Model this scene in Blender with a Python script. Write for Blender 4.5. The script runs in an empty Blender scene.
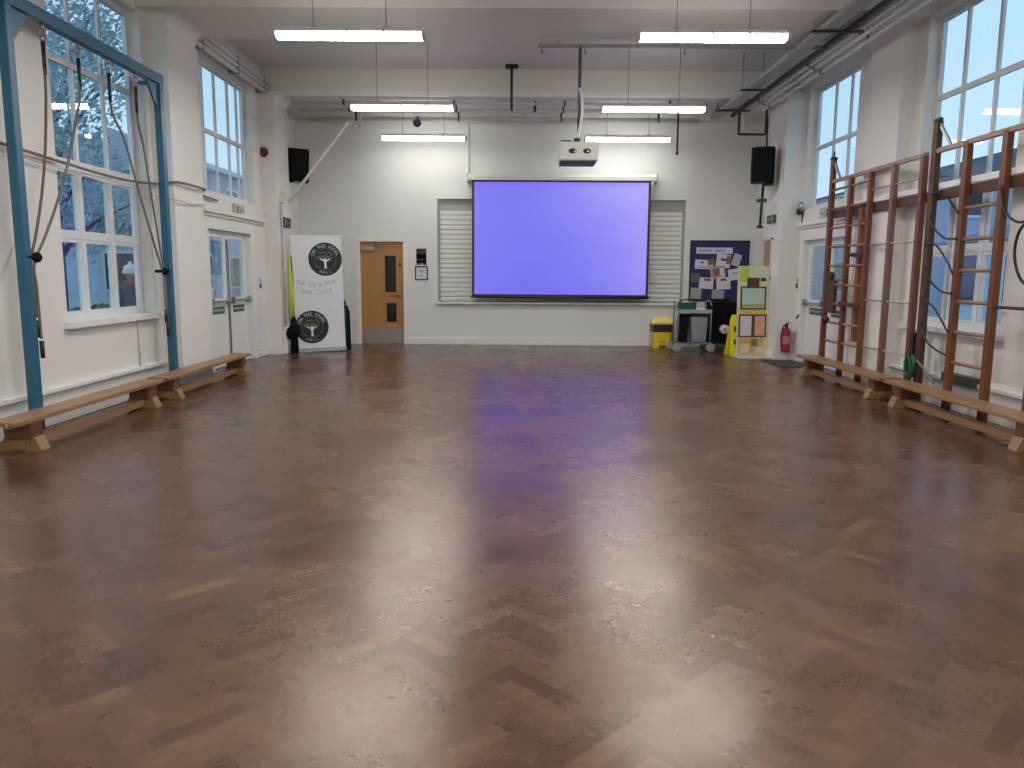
import bpy, bmesh, math, random
import numpy as np
from mathutils import Vector, Matrix
random.seed(7)
S = bpy.context.scene
COL = S.collection
PI = math.pi

# ------------------------------------------------------------------ materials
MATS = {}
def nt(name):
    m = bpy.data.materials.new(name); m.use_nodes = True
    n = m.node_tree; n.nodes.clear()
    out = n.nodes.new('ShaderNodeOutputMaterial')
    return m, n, out
def N(n, t, **kw):
    x = n.nodes.new(t)
    for k, v in kw.items():
        if k.startswith('i_'):
            x.inputs[k[2:].replace('_', ' ')].default_value = v
        else: setattr(x, k, v)
    return x
def pm(name, col, rough=.5, metal=0., var=.08, scale=6., bump=0., bscale=40., spec=.5, stretch=(1, 1, 1), coat=0., emit=None, es=0.):
    """principled paint / wood / plastic with a little procedural variation"""
    if name in MATS: return MATS[name]
    m, n, out = nt(name)
    b = N(n, 'ShaderNodeBsdfPrincipled')
    n.links.new(b.outputs[0], out.inputs[0])
    b.inputs['Roughness'].default_value = rough; b.inputs['Metallic'].default_value = metal
    b.inputs['Specular IOR Level'].default_value = spec
    b.inputs['Coat Weight'].default_value = coat
    tc = N(n, 'ShaderNodeTexCoord'); mp = N(n, 'ShaderNodeMapping'); mp.inputs['Scale'].default_value = stretch
    n.links.new(tc.outputs['Object'], mp.inputs[0])
    no = N(n, 'ShaderNodeTexNoise'); no.inputs['Scale'].default_value = scale; no.inputs['Detail'].default_value = 4
    n.links.new(mp.outputs[0], no.inputs['Vector'])
    mx = N(n, 'ShaderNodeMix', data_type='RGBA')
    mx.inputs[6].default_value = tuple(min(1, c*(1-var)) for c in col)+(1,)
    mx.inputs[7].default_value = tuple(min(1, c*(1+var)) for c in col)+(1,)
    n.links.new(no.outputs[0], mx.inputs[0]); n.links.new(mx.outputs[2], b.inputs['Base Color'])
    if bump:
        n2 = N(n, 'ShaderNodeTexNoise'); n2.inputs['Scale'].default_value = bscale; n2.inputs['Detail'].default_value = 3
        n.links.new(mp.outputs[0], n2.inputs['Vector'])
        bp = N(n, 'ShaderNodeBump'); bp.inputs['Strength'].default_value = bump; bp.inputs['Distance'].default_value = .01
        n.links.new(n2.outputs[0], bp.inputs['Height']); n.links.new(bp.outputs[0], b.inputs['Normal'])
    if emit:
        b.inputs['Emission Color'].default_value = tuple(emit)+(1,); b.inputs['Emission Strength'].default_value = es
    MATS[name] = m
    return m
def emis(name, col, s):
    if name in MATS: return MATS[name]
    m, n, out = nt(name)
    e = N(n, 'ShaderNodeEmission'); e.inputs[0].default_value = tuple(col)+(1,); e.inputs[1].default_value = s
    n.links.new(e.outputs[0], out.inputs[0]); MATS[name] = m; return m
def glass_mat():
    m, n, out = nt('window_glass')
    t = N(n, 'ShaderNodeBsdfTransparent'); t.inputs[0].default_value = (.96, .98, .985, 1)
    g = N(n, 'ShaderNodeBsdfGlossy'); g.inputs['Roughness'].default_value = .01
    f = N(n, 'ShaderNodeLayerWeight'); f.inputs[0].default_value = .5          # 1 - |cos|, the same from either side of the pane
    pw = N(n, 'ShaderNodeMath', operation='POWER'); pw.inputs[1].default_value = 4.2; n.links.new(f.outputs['Facing'], pw.inputs[0])
    mu = N(n, 'ShaderNodeMath', operation='MULTIPLY_ADD'); mu.inputs[1].default_value = .90; mu.inputs[2].default_value = .06; mu.use_clamp = True
    n.links.new(pw.outputs[0], mu.inputs[0])
    mx = N(n, 'ShaderNodeMixShader')
    n.links.new(mu.outputs[0], mx.inputs[0]); n.links.new(t.outputs[0], mx.inputs[1]); n.links.new(g.outputs[0], mx.inputs[2])
    n.links.new(mx.outputs[0], out.inputs[0]); MATS['glass'] = m
    return m
GLASS = glass_mat()
WALL = pm('wall_paint', (.72, .705, .67), .55, var=.03, scale=1.5, bump=.04, bscale=60)
BACKW = pm('back_wall_paint', (.69, .70, .69), .55, var=.025, scale=1.2, bump=.03, bscale=60)
CEIL = pm('ceiling_paint', (.68, .66, .63), .7, var=.03, scale=1.)
TRIMW = pm('white_gloss_paint', (.74, .735, .70), .35, var=.03)
FRAMEW = pm('white_window_paint', (.66, .68, .70), .4, var=.04)
BLUE = pm('teal_blue_paint', (.013, .105, .18), .38, var=.15, scale=9)
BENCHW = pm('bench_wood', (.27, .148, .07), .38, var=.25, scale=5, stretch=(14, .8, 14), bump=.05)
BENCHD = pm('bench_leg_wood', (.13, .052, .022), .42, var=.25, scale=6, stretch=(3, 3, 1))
BENCHL = pm('pale_foot_wood', (.25, .145, .06), .45, var=.15)
CLIMB = pm('red_brown_varnished_wood', (.15, .054, .02), .4, spec=.3, var=.3, scale=5, stretch=(8, 8, .6), bump=.05)
CLIMBD = pm('weathered_dark_wood', (.085, .044, .024), .5, spec=.2, var=.3, scale=5, stretch=(8, 8, .6))
CLIMBO = pm('orange_brown_wood', (.21, .068, .018), .4, var=.25, scale=5, stretch=(8, 8, .6))
RUNG = pm('rung_wood', (.27, .15, .09), .4, var=.2)
RUNGM = pm('steel_rung', (.42, .42, .42), .4, metal=.6)
BLACK = pm('black_plastic', (.012, .012, .013), .45, var=.2)
BLACKF = pm('black_fabric', (.0055, .0055, .0065), .8, var=.3, spec=.15)
GREYM = pm('grey_metal', (.36, .36, .37), .35, metal=.7)
PIPEW = pm('painted_pipe', (.55, .54, .52), .4, var=.06)
PIPES = pm('silver_pipe', (.86, .83, .85), .25, metal=.0, coat=.4)
DARKM = pm('dark_metal', (.045, .042, .042), .5, metal=.4)
CABLET = pm('cable_tray_metal', (.36, .355, .34), .55, metal=.0, var=.3, scale=10)
ROPE = pm('rope_fibre', (.17, .12, .08), .85, var=.25, scale=30)
ROPEG = pm('grey_rope_fibre', (.18, .16, .135), .85, var=.25, scale=30)
DOORW = pm('oak_door_veneer', (.40, .20, .066), .42, var=.14, scale=4, stretch=(9, 9, .5))
STEEL = pm('brushed_steel', (.34, .32, .29), .4, metal=.6)
DGLASS = pm('dark_vision_glass', (.008, .009, .016), .12, var=.2)
SHUT = pm('shutter_slat', (.70, .705, .68), .5, var=.04)
YEL = pm('yellow_plastic', (.72, .56, .025), .4, var=.08)
MAROON = pm('maroon_plastic', (.045, .012, .013), .4, var=.2)
GREYP = pm('grey_plastic', (.27, .275, .30), .5, var=.1)
GREEN = pm('green_plastic', (.008, .095, .04), .5, var=.2)
GSIGN = pm('green_sign', (.012, .09, .06), .5, var=.05)
DGSIGN = pm('dark_sign', (.05, .056, .045), .5, var=.05)
WHITEP = pm('white_plastic', (.74, .74, .72), .45, var=.03)
OFFW = pm('off_white_plastic', (.62, .62, .56), .5, var=.03)
NAVY = pm('navy_board', (.022, .022, .11), .7, var=.12)
PAPER = pm('white_paper', (.62, .60, .66), .8, var=.06)
RED = pm('extinguisher_red', (.36, .012, .028), .3, var=.08)
BANW = pm('banner_white', (.72, .73, .75), .6, var=.02)
GREYT = pm('grey_print', (.36, .37, .36), .7)
CREAM = pm('cream_print', (.68, .62, .42), .6)
LIME = pm('lime_print', (.50, .58, .10), .6, var=.2)
CORK = pm('cork', (.33, .23, .14), .85, var=.15, scale=40)
LAMPS = {k: emis('fluorescent_diffuser_'+k, (1., .97, .92), v) for k, v in (('under_a', 92.), ('under_b', 72.), ('under_c', 22.), ('side', 23.), ('under_d', 108.))}

# ------------------------------------------------------------------ mesh builder
class MB:
    def __init__(s): s.v = []; s.f = []; s.mi = []; s.cur = 0; s.sm = []
    def add(s, vs, fs, smooth=False):
        o = len(s.v); s.v += [tuple(p) for p in vs]
        for f in fs: s.f.append([i+o for i in f]); s.mi.append(s.cur); s.sm.append(smooth)
        return s
    def box(s, a, b, M=None):
        x0, y0, z0 = (min(a[i], b[i]) for i in range(3)); x1, y1, z1 = (max(a[i], b[i]) for i in range(3))
        vs = [Vector(p) for p in ((x0,y0,z0),(x1,y0,z0),(x1,y1,z0),(x0,y1,z0),(x0,y0,z1),(x1,y0,z1),(x1,y1,z1),(x0,y1,z1))]
        if M is not None: vs = [M @ p for p in vs]
        return s.add(vs, [(0,3,2,1),(4,5,6,7),(0,1,5,4),(1,2,6,5),(2,3,7,6),(3,0,4,7)])
    def cbox(s, c, d, M=None):
        return s.box([c[i]-d[i]/2 for i in range(3)], [c[i]+d[i]/2 for i in range(3)], M)
    def bar(s, p, q, w, h=None, up=(0, 0, 1)):
        """rectangular bar from p to q"""
        h = h or w; p = Vector(p); q = Vector(q); d = (q-p); L = d.length; d.normalize(); up = Vector(up)
        if abs(d.dot(up)) > .99: up = Vector((0, 1, 0))
        r = d.cross(up).normalized(); u = r.cross(d)
        vs = []
        for e in (p, q):
            for a, b in ((-1,-1),(1,-1),(1,1),(-1,1)): vs.append(e+r*a*w/2+u*b*h/2)
        return s.add(vs, [(3,2,1,0),(4,5,6,7),(0,1,5,4),(1,2,6,5),(2,3,7,6),(3,0,4,7)])
    def cyl(s, p, q, r, r2=None, n=14):
        return s.tube([p, q], [r, r if r2 is None else r2], n)
    def tube(s, pts, r, n=8, closed=False):
        pts = [Vector(p) for p in pts]; k = len(pts)
        rs = r if isinstance(r, (list, tuple)) else [r]*k
        rings = []; ref = None
        for i, p in enumerate(pts):
            a = pts[i-1] if (i > 0 or closed) else p; b = pts[(i+1) % k] if (i < k-1 or closed) else p
            d = (b-a).normalized()
            if ref is None:
                ref = Vector((0, 0, 1)) if abs(d.z) < .9 else Vector((1, 0, 0))
            u = (ref-d*ref.dot(d)).normalized(); w = d.cross(u); ref = u
            rings.append([p+(u*math.cos(2*PI*j/n)+w*math.sin(2*PI*j/n))*rs[i] for j in range(n)])
        vs = [q for rg in rings for q in rg]; fs = []
        for i in range(k if closed else k-1):
            i2 = (i+1) % k
            for j in range(n): fs.append((i*n+j, i*n+(j+1) % n, i2*n+(j+1) % n, i2*n+j))
        s.add(vs, fs, True)
        if not closed:
            o = len(s.v)-len(vs)
            s.f.append([o+j for j in range(n)][::-1]); s.mi.append(s.cur); s.sm.append(False)
            s.f.append([o+(k-1)*n+j for j in range(n)]); s.mi.append(s.cur); s.sm.append(False)
        return s
    def prism(s, prof, axis, a, b):
        """closed profile (list of 2d) extruded along axis 'x','y' or 'z' from a to b"""
        def P(u, v, t): return {'x': (t, u, v), 'y': (u, t, v), 'z': (u, v, t)}[axis]
        n = len(prof); vs = [P(u, v, a) for u, v in prof]+[P(u, v, b) for u, v in prof]
        fs = [tuple(range(n))[::-1], tuple(range(n, 2*n))]+[(i, (i+1) % n, n+(i+1) % n, n+i) for i in range(n)]
        return s.add(vs, fs)
    def lathe(s, prof, c=(0, 0, 0), n=24, M=None):
        """prof: (radius, z) pairs from bottom to top, around z through c"""
        vs = []; fs = []; k = len(prof)
        for r, z in prof:
            for j in range(n):
                p = Vector((r*math.cos(2*PI*j/n), r*math.sin(2*PI*j/n), z))
                vs.append((M @ p if M is not None else p)+Vector(c))
        for i in range(k-1):
            for j in range(n): fs.append((i*n+j, i*n+(j+1) % n, (i+1)*n+(j+1) % n, (i+1)*n+j))
        s.add(vs, fs, True)
        s.add(vs[:n], [tuple(range(n))[::-1]]); s.add(vs[-n:], [tuple(range(n))])
        return s
    def ell(s, c, r, n=16, m=10, M=None):
        vs = []; fs = []
        for i in range(m+1):
            t = PI*i/m
            for j in range(n):
                p = Vector((r[0]*math.sin(t)*math.cos(2*PI*j/n), r[1]*math.sin(t)*math.sin(2*PI*j/n), -r[2]*math.cos(t)))
                vs.append((M @ p if M is not None else p)+Vector(c))
        for i in range(m):
            for j in range(n): fs.append((i*n+j, i*n+(j+1) % n, (i+1)*n+(j+1) % n, (i+1)*n+j))
        return s.add(vs, fs, True)
    def mesh(s, name, off=(0, 0, 0)):
        me = bpy.data.meshes.new(name)
        o = Vector(off)
        me.from_pydata([tuple(Vector(p)-o) for p in s.v], [], s.f)
        for p, i, sm in zip(me.polygons, s.mi, s.sm): p.material_index = i; p.use_smooth = sm
        bm = bmesh.new(); bm.from_mesh(me); bmesh.ops.remove_doubles(bm, verts=bm.verts, dist=1e-6) if len(s.v) < 1 else None
        bmesh.ops.recalc_face_normals(bm, faces=bm.faces); bm.to_mesh(me); bm.free()
        return me
    def build(s, name, mat, parent=None, bevel=0., origin=None):
        off = (0, 0, 0)
        if origin is not None: off = origin
        me = s.mesh(name, off)
        for m in (mat if isinstance(mat, (list, tuple)) else [mat]): me.materials.append(m)
        o = bpy.data.objects.new(name, me); COL.objects.link(o)
        if parent is not None:
            o.parent = parent
        if origin is not None: o.location = origin
        if bevel:
            md = o.modifiers.new('edge', 'BEVEL'); md.width = bevel; md.segments = 2; md.limit_method = 'ANGLE'
        return o
def tag(o, label=None, cat=None, group=None, kind=None):
    if label: o['label'] = label
    if cat: o['category'] = cat
    if group: o['group'] = group
    if kind: o['kind'] = kind
    return o
def thing(name, label, cat, loc=(0, 0, 0), rz=0, group=None):
    o = bpy.data.objects.new(name, None); COL.objects.link(o); o.empty_display_size = .1
    o.location = loc; o.rotation_euler = (0, 0, rz)
    return tag(o, label, cat, group)
def struct(name, loc=(0, 0, 0)):
    o = bpy.data.objects.new(name, None); COL.objects.link(o); o.location = loc; o['kind'] = 'structure'; o.empty_display_size = .1
    return o
def lettering(txt, size, M, mat, parent, name='lettering', align='CENTER', depth=.0006, bold=0.):
    """text as a thin real mesh; M maps text plane (x right, y up, z out) into the parent's space"""
    cu = bpy.data.curves.new(name, 'FONT'); cu.body = txt; cu.size = size; cu.align_x = align; cu.align_y = 'CENTER'; cu.extrude = depth; cu.offset = bold
    cu.resolution_u = 3
    t = bpy.data.objects.new(name+'_src', cu); COL.objects.link(t)
    dg = bpy.context.evaluated_depsgraph_get(); dg.update()
    me = bpy.data.meshes.new_from_object(t.evaluated_get(dg)); me.name = name
    bpy.data.objects.remove(t); me.transform(M)
    me.materials.clear(); me.materials.append(mat)
    o = bpy.data.objects.new(name, me); COL.objects.link(o); o.parent = parent
    return o
def basisM(origin, xr, yu):
    x = Vector(xr).normalized(); y = Vector(yu).normalized(); z = x.cross(y)
    M = Matrix((x, y, z)).transposed().to_4x4(); M.translation = Vector(origin); return M
def arc_letters(txt, r, a0, a1, size, c, out_dir, mat, parent, M, name='lettering', inside=False):
    """letters set round a circle in plane M, all one mesh"""
    verts = []; faces = []
    n = len(txt)
    for i, ch in enumerate(txt):
        if ch == ' ': continue
        a = a0+(a1-a0)*i/(n-1)
        rot = a-PI/2 if not inside else a+PI/2
        T = M @ Matrix.Translation((c[0]+r*math.cos(a), c[1]+r*math.sin(a), .001)) @ Matrix.Rotation(rot, 4, 'Z')
        o = lettering(ch, size, T, mat, parent, name)
        b = len(verts); verts += [tuple(v.co) for v in o.data.vertices]; faces += [[k+b for k in p.vertices] for p in o.data.polygons]
        bpy.data.objects.remove(o)
    me = bpy.data.meshes.new(name); me.from_pydata(verts, [], faces); me.materials.append(mat)
    o = bpy.data.objects.new(name, me); COL.objects.link(o); o.parent = parent
    return o
def catmull(pts, k=8):
    pts = [Vector(p) for p in pts]; P = [pts[0]*2-pts[1]]+pts+[pts[-1]*2-pts[-2]]; out = []
    for i in range(1, len(P)-2):
        for j in range(k):
            t = j/k; a, b, c, d = P[i-1], P[i], P[i+1], P[i+2]
            out.append(.5*((2*b)+(c-a)*t+(2*a-5*b+4*c-d)*t*t+(3*b-a-3*c+d)*t**3))
    out.append(pts[-1]); return out

# ------------------------------------------------------------------ camera (phone held at 1.42 m, tipped down a little)
F = 770.; TH = math.radians(8.15); H = 1.42; ROLL = math.radians(.4); YAW = math.radians(-.3)
fw = Vector((math.sin(YAW)*math.cos(TH), math.cos(YAW)*math.cos(TH), -math.sin(TH)))
r0 = Vector((math.cos(YAW), -math.sin(YAW), 0)); u0 = r0.cross(fw)
rr = r0*math.cos(ROLL)+u0*math.sin(ROLL); uu = u0*math.cos(ROLL)-r0*math.sin(ROLL)
cd = bpy.data.cameras.new('camera'); cam = bpy.data.objects.new('camera', cd); COL.objects.link(cam)
Mc = Matrix((rr, uu, -fw)).transposed().to_4x4(); Mc.translation = (0, 0, H); cam.matrix_world = Mc
cd.sensor_width = 36.; cd.lens = F/1024*36.; cd.clip_end = 300; cd.clip_start = .05
S.camera = cam

# ------------------------------------------------------------------ room dimensions
XL, XR, YB, YF, ZC = -4.32, 4.72, 15.5, -3.2, 4.8
TW = .19
def wall_mesh(axis, pos, out, u0, u1, z0, z1, holes):
    """wall slab with rectangular holes; axis 'x': plane x=pos, u runs along y; axis 'y': plane y=pos, u along x"""
    m = MB()
    us = sorted({u0, u1, *[h[0] for h in holes], *[h[1] for h in holes]})
    for a, b in zip(us[:-1], us[1:]):
        mid = (a+b)/2
        spans = sorted([(h[2], h[3]) for h in holes if h[0] < mid < h[1]])
        z = z0; segs = []
        for s0, s1 in spans:
            if s0 > z: segs.append((z, s0))
            z = max(z, s1)
        if z < z1: segs.append((z, z1))
        for s0, s1 in segs:
            if axis == 'x': m.box((pos, a, s0), (pos+out, b, s1))
            else: m.box((a, pos, s0), (b, pos+out, s1))
    return m

# openings: (u0, u1, z0, z1)
WL1 = (7.4, 9.22, .92, 4.33); WL2 = (10.88, 12.95, 2.52, 4.36); DL = (10.87, 12.65, 0., 2.05)
WR1 = (7.55, 9.36, .86, 4.36); WR2 = (11.15, 13.0, 2.5, 4.4); DR = (11.05, 12.9, 0., 2.02)
WL0 = (3.7, 5.5, .92, 4.33); WR0 = (3.95, 5.76, .86, 4.36)
HATCH = (-1.58, 3.32, .86, 2.87); DB = (-3.14, -2.24, 0., 2.05)
tag(wall_mesh('x', XL, -TW, YF, YB, 0, ZC, [WL0, WL1, WL2, DL]).build('wall_left', WALL), kind='structure')
tag(wall_mesh('x', XR, TW, YF, YB, 0, ZC, [WR0, WR1, WR2, DR]).build('wall_right', WALL), kind='structure')
tag(wall_mesh('y', YB, TW, XL-TW, XR+TW, 0, ZC, [HATCH, DB]).build('wall_back', BACKW), kind='structure')
tag(MB().box((XL-TW, YF, 0), (XR+TW, YF-TW, ZC)).build('wall_front', WALL), kind='structure')
tag(MB().box((XL-TW, YF-TW, ZC), (XR+TW, YB+TW, ZC+.25)).build('ceiling', CEIL), kind='structure')

# beams and pilasters of the portal frames
def haunch(m, x, sgn, y0, y1, z, r=.22):
    """quarter-round fillet where a pilaster meets the beam soffit"""
    prof = [(x, z), (x+sgn*r, z)]+[(x+sgn*(r-r*math.sin(t)), z-(r-r*math.cos(t))) for t in [PI/2*i/6 for i in range(1, 7)]]
    m.prism(prof, 'y', y0, y1)
m = MB(); m.box((XL, 9.15, 4.37), (XR, 10.35, ZC)); tag(m.build('ceiling_beam', CEIL), kind='structure')
m = MB(); m.box((XL, 13.5, 4.37), (XR, YB, ZC)); tag(m.build('ceiling_beam', CEIL), kind='structure')
m = MB(); m.box((XL, 13.46, 4.36), (XR, 13.5, 4.43)); tag(m.build('beam_edge_highlight', TRIMW), kind='structure')  # white strip put in for the bright highlight on the beam's lower edge
PILS = [(XL, .24, 9.36, 10.2, 1), (XL, .24, 13.36, 14.1, 1), (XR, -.165, 9.6, 10.45, 1), (XR, -.32, 13.1, 14.0, 1)]
for k, (x, d, a, b, h_) in enumerate(PILS):
    m = MB(); m.box((x, a, 0), (x+d, b, 4.37))
    haunch(m, x+d, 1 if d > 0 else -1, a, b, 4.37, .14)
    tag(m.build('wall_pilaster', WALL), kind='structure')
# skirting
def base(name, mat, segs):
    m = MB()
    for a, b in segs: m.box(a, b)
    return tag(m.build(name, mat, bevel=.004), kind='structure')
base('baseboard_left', TRIMW, [((XL, YF, 0), (XL+.025, 9.36, .15)), ((XL, 10.2, 0), (XL+.025, 10.73, .15)), ((XL, 12.79, 0), (XL+.025, 13.36, .15)), ((XL, 14.1, 0), (XL+.025, YB, .15)), ((XL+.24, 9.36, 0), (XL+.262, 10.2, .15)), ((XL+.24, 13.36, 0), (XL+.262, 14.1, .15))])
base('baseboard_right', TRIMW, [((XR, YF, 0), (XR-.025, 9.6, .15)), ((XR, 10.45, 0), (XR-.025, 10.95, .15)), ((XR, 13.0, 0), (XR-.025, 13.1, .15)), ((XR, 14.0, 0), (XR-.025, YB, .15)), ((XR-.32, 13.1, 0), (XR-.342, 14., .15))])
base('baseboard_back', TRIMW, [((XL, YB, 0), (-3.21, YB-.025, .14)), ((-2.17, YB, 0), (XR, YB-.025, .14))])
# boxed heating trunking along the foot of the window walls
m = MB(); m.box((XL, 5.0, .30), (XL+.05, 9.36, .34)); tag(m.build('trim_4', TRIMW, bevel=.004), kind='structure')
m = MB(); m.box((XR, 5.0, .30), (XR-.05, 9.6, .34)); tag(m.build('trim_5', TRIMW, bevel=.004), kind='structure')
# canopy ledges above the side doors, architraves
m = MB(); m.box((XL, 10.7, 2.24), (XL+.07, 13.3, 2.30)); m.box((XL, 10.75, 2.20), (XL+.035, 13.25, 2.24)); tag(m.build('trim_1', TRIMW, bevel=.005), kind='structure')
m = MB(); m.box((XR, 10.8, 2.22), (XR-.07, 13.08, 2.28)); m.box((XR, 10.85, 2.18), (XR-.035, 13.05, 2.22)); tag(m.build('trim_2', TRIMW, bevel=.005), kind='structure')

# ------------------------------------------------------------------ floor: herringbone blocks, each with its own tone
def floor():
    W = .075; ca, sa = math.cos(PI/4), math.sin(PI/4)
    V = []; T = []
    rng = np.random.default_rng(3)
    g = 0.
    rects = []
    R = 260
    for k in range(-R, R):
        for j in range(-40, 40):
            rects.append((k+8*j, k, 4, 1)); rects.append((k+8*j, k-7, 1, 4))
    A = np.array(rects, float)
    cx = (A[:, 0]+A[:, 2]/2)*W; cy = (A[:, 1]+A[:, 3]/2)*W
    X = cx*ca-cy*sa+.2; Y = cx*sa+cy*ca+6.15
    keep = (X > XL-.02) & (X < XR+.02) & (Y > YF) & (Y < YB+.05)
    A = A[keep]; n = len(A)
    x0 = (A[:, 0]+g)*W; x1 = (A[:, 0]+A[:, 2]-g)*W; y0 = (A[:, 1]+g)*W; y1 = (A[:, 1]+A[:, 3]-g)*W
    P = np.stack([np.stack([x0, y0], 1), np.stack([x1, y0], 1), np.stack([x1, y1], 1), np.stack([x0, y1], 1)], 1)
    Q = np.empty((n, 4, 3)); Q[..., 0] = P[..., 0]*ca-P[..., 1]*sa+.2; Q[..., 1] = P[..., 0]*sa+P[..., 1]*ca+6.15; Q[..., 2] = 0
    Q[..., 0] = np.clip(Q[..., 0], XL-.1, XR+.1); Q[..., 1] = np.clip(Q[..., 1], YF-.1, YB+.1)
    tone = np.clip(rng.normal(.5, .2, n), 0, 1)
    verts = [(XL-.1, YF-.1, -.004), (XR+.1, YF-.1, -.004), (XR+.1, YB+.4, -.004), (XL-.1, YB+.4, -.004)]+[tuple(p) for p in Q.reshape(-1, 3)]
    faces = [(0, 1, 2, 3)]+[tuple(4+4*i+c for c in range(4)) for i in range(n)]
    me = bpy.data.meshes.new('floor'); me.from_pydata(verts, [], faces)
    at = me.attributes.new('tone', 'FLOAT', 'FACE'); at.data.foreach_set('value', np.concatenate([[.1], tone]).astype(np.float32))
    m, nn, out = nt('parquet')
    b = N(nn, 'ShaderNodeBsdfPrincipled'); nn.links.new(b.outputs[0], out.inputs[0])
    a = N(nn, 'ShaderNodeAttribute', attribute_name='tone')
    tc = N(nn, 'ShaderNodeTexCoord')
    big = N(nn, 'ShaderNodeTexNoise'); big.inputs['Scale'].default_value = 1.1; big.inputs['Detail'].default_value = 6; big.inputs['Roughness'].default_value = .65
    nn.links.new(tc.outputs['Object'], big.inputs['Vector'])
    fine = N(nn, 'ShaderNodeTexNoise'); fine.inputs['Scale'].default_value = 15; fine.inputs['Detail'].default_value = 5; fine.inputs['Roughness'].default_value = .7
    nn.links.new(tc.outputs['Object'], fine.inputs['Vector'])
    def math_(op, x, y):
        q = N(nn, 'ShaderNodeMath', operation=op)
        for i, s_ in enumerate((x, y)):
            if isinstance(s_, (int, float)): q.inputs[i].default_value = s_
            else: nn.links.new(s_, q.inputs[i])
        return q.outputs[0]
    s1 = math_('MULTIPLY', a.outputs['Fac'], .32); s2 = math_('MULTIPLY', big.outputs[0], .70); s3 = math_('MULTIPLY', fine.outputs[0], .54)
    t = math_('SUBTRACT', math_('ADD', math_('ADD', s1, s2), s3), .28)
    cr = N(nn, 'ShaderNodeValToRGB'); e = cr.color_ramp
    e.elements[0].position = .12; e.elements[0].color = (.020, .0095, .007, 1)
    e.elements[1].position = .88; e.elements[1].color = (.18, .10, .058, 1)
    q = e.elements.new(.42); q.color = (.070, .030, .019, 1)
    q = e.elements.new(.62); q.color = (.106, .051, .031, 1)
    nn.links.new(t, cr.inputs[0]); nn.links.new(cr.outputs[0], b.inputs['Base Color'])
    ro = N(nn, 'ShaderNodeMapRange'); ro.inputs['From Min'].default_value = .3; ro.inputs['From Max'].default_value = .7
    ro.inputs['To Min'].default_value = .21; ro.inputs['To Max'].default_value = .33
    nn.links.new(big.outputs[0], ro.inputs['Value']); nn.links.new(ro.outputs[0], b.inputs['Roughness'])
    bp = N(nn, 'ShaderNodeBump'); bp.inputs['Strength'].default_value = .06; bp.inputs['Distance'].default_value = .002
    hh = fine.outputs[0]
    nn.links.new(hh, bp.inputs['Height']); nn.links.new(bp.outputs[0], b.inputs['Normal'])
    b.inputs['Specular IOR Level'].default_value = .68; b.inputs['Specular Tint'].default_value = (1., .86, .72, 1)      # amber varnish
    me.materials.append(m)
    o = bpy.data.objects.new('floor', me); COL.objects.link(o); tag(o, kind='structure')
floor()

# ------------------------------------------------------------------ windows
def side_window(name, xg, sgn, u0, u1, z0, z1, mull, zb, transom=None, cas=None, sill=True, wallx=None):
    """window in a side wall. sgn +1: room lies towards +x of the glass. mull: upper mullion positions, zb: bar height,
    transom: height of the heavy transom above the casements, cas: casement post positions, """
    root = struct(name, (xg, (u0+u1)/2, z0)); L = Vector(root.location)
    f = MB(); dp = .016
    zt = transom if transom else z0
    def vb(y, a, b, w=.045, d=dp): f.box((xg-d, y-w/2, a), (xg+d, y+w/2, b))
    def hb(z, a, b, w=.05, d=dp+.003): f.box((xg-d, a, z-w/2), (xg+d, b, z+w/2))
    vb(u0+.03, z0, z1, .06, .026); vb(u1-.03, z0, z1, .06, .026); hb(z1-.03, u0, u1, .06, .028); hb(z0+.03, u0, u1, .06, .028)
    for y in mull: vb(y, zt, z1)
    hb(zb, u0, u1, .06)
    if transom:
        hb(transom, u0, u1, .10, .032)
        for y in cas: vb(y, z0, transom, .055, .022)
        zc = z0+(transom-z0)*.545
        hb(zc, u0, u1, .05, .024)
        ed = [u0+.06]+list(cas)+[u1-.06]
        for a, b in zip(ed[:-1], ed[1:]):               # opening casement sashes
            for c0, c1 in ((z0+.06, zc-.026), (zc+.026, transom-.052)):
                a2, b2 = a+.03, b-.03
                for q in ((a2, a2+.035), (b2-.035, b2)): f.box((xg-.014, q[0], c0), (xg+.018, q[1], c1))
                for q in ((c0, c0+.035), (c1-.035, c1)): f.box((xg-.014, a2+.035, q[0]), (xg+.018, b2-.035, q[1]))
    f.build('window_frame', FRAMEW, root).location = -L
    g = MB(); g.add([(xg, u0, z0), (xg, u1, z0), (xg, u1, z1), (xg, u0, z1)], [(0, 1, 2, 3)])
    g.build('pane', GLASS, root).location = -L
    if sill:
        s = MB(); s.prism([(xg, u0+.001), (wallx+sgn*.001, u0+.001), (wallx+sgn*.001, u0-.06), (wallx+sgn*.07, u0-.06), (wallx+sgn*.07, u1+.06), (wallx+sgn*.001, u1+.06), (wallx+sgn*.001, u1-.001), (xg, u1-.001)], 'z', z0-.05, z0+.006)
        s.build('window_sill', TRIMW, root).location = -L
    return root
side_window('window_1', -4.47, 1, *WL1, [8.02, 8.6], 3.44, 2.46, [7.99, 8.58], True, XL)
side_window('window_2', -4.47, 1, *WL2, [11.3, 11.76, 12.28, 12.66], 3.42, sill=False)
side_window('window_3', 4.87, -1, *WR2, [11.74, 12.30], 3.46, sill=False)
side_window('window_4', 4.87, -1, *WR1, [8.22, 8.82], 3.46, 2.42, [8.2, 8.8], True, XR)
side_window('window_5', -4.47, 1, *WL0, [4.1, 4.6, 5.0], 3.44, 2.46, [4.3, 4.9], True, XL)
side_window('window_6', 4.87, -1, *WR0, [4.6, 5.2], 3.46, 2.42, [4.6, 5.2], True, XR)
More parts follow.
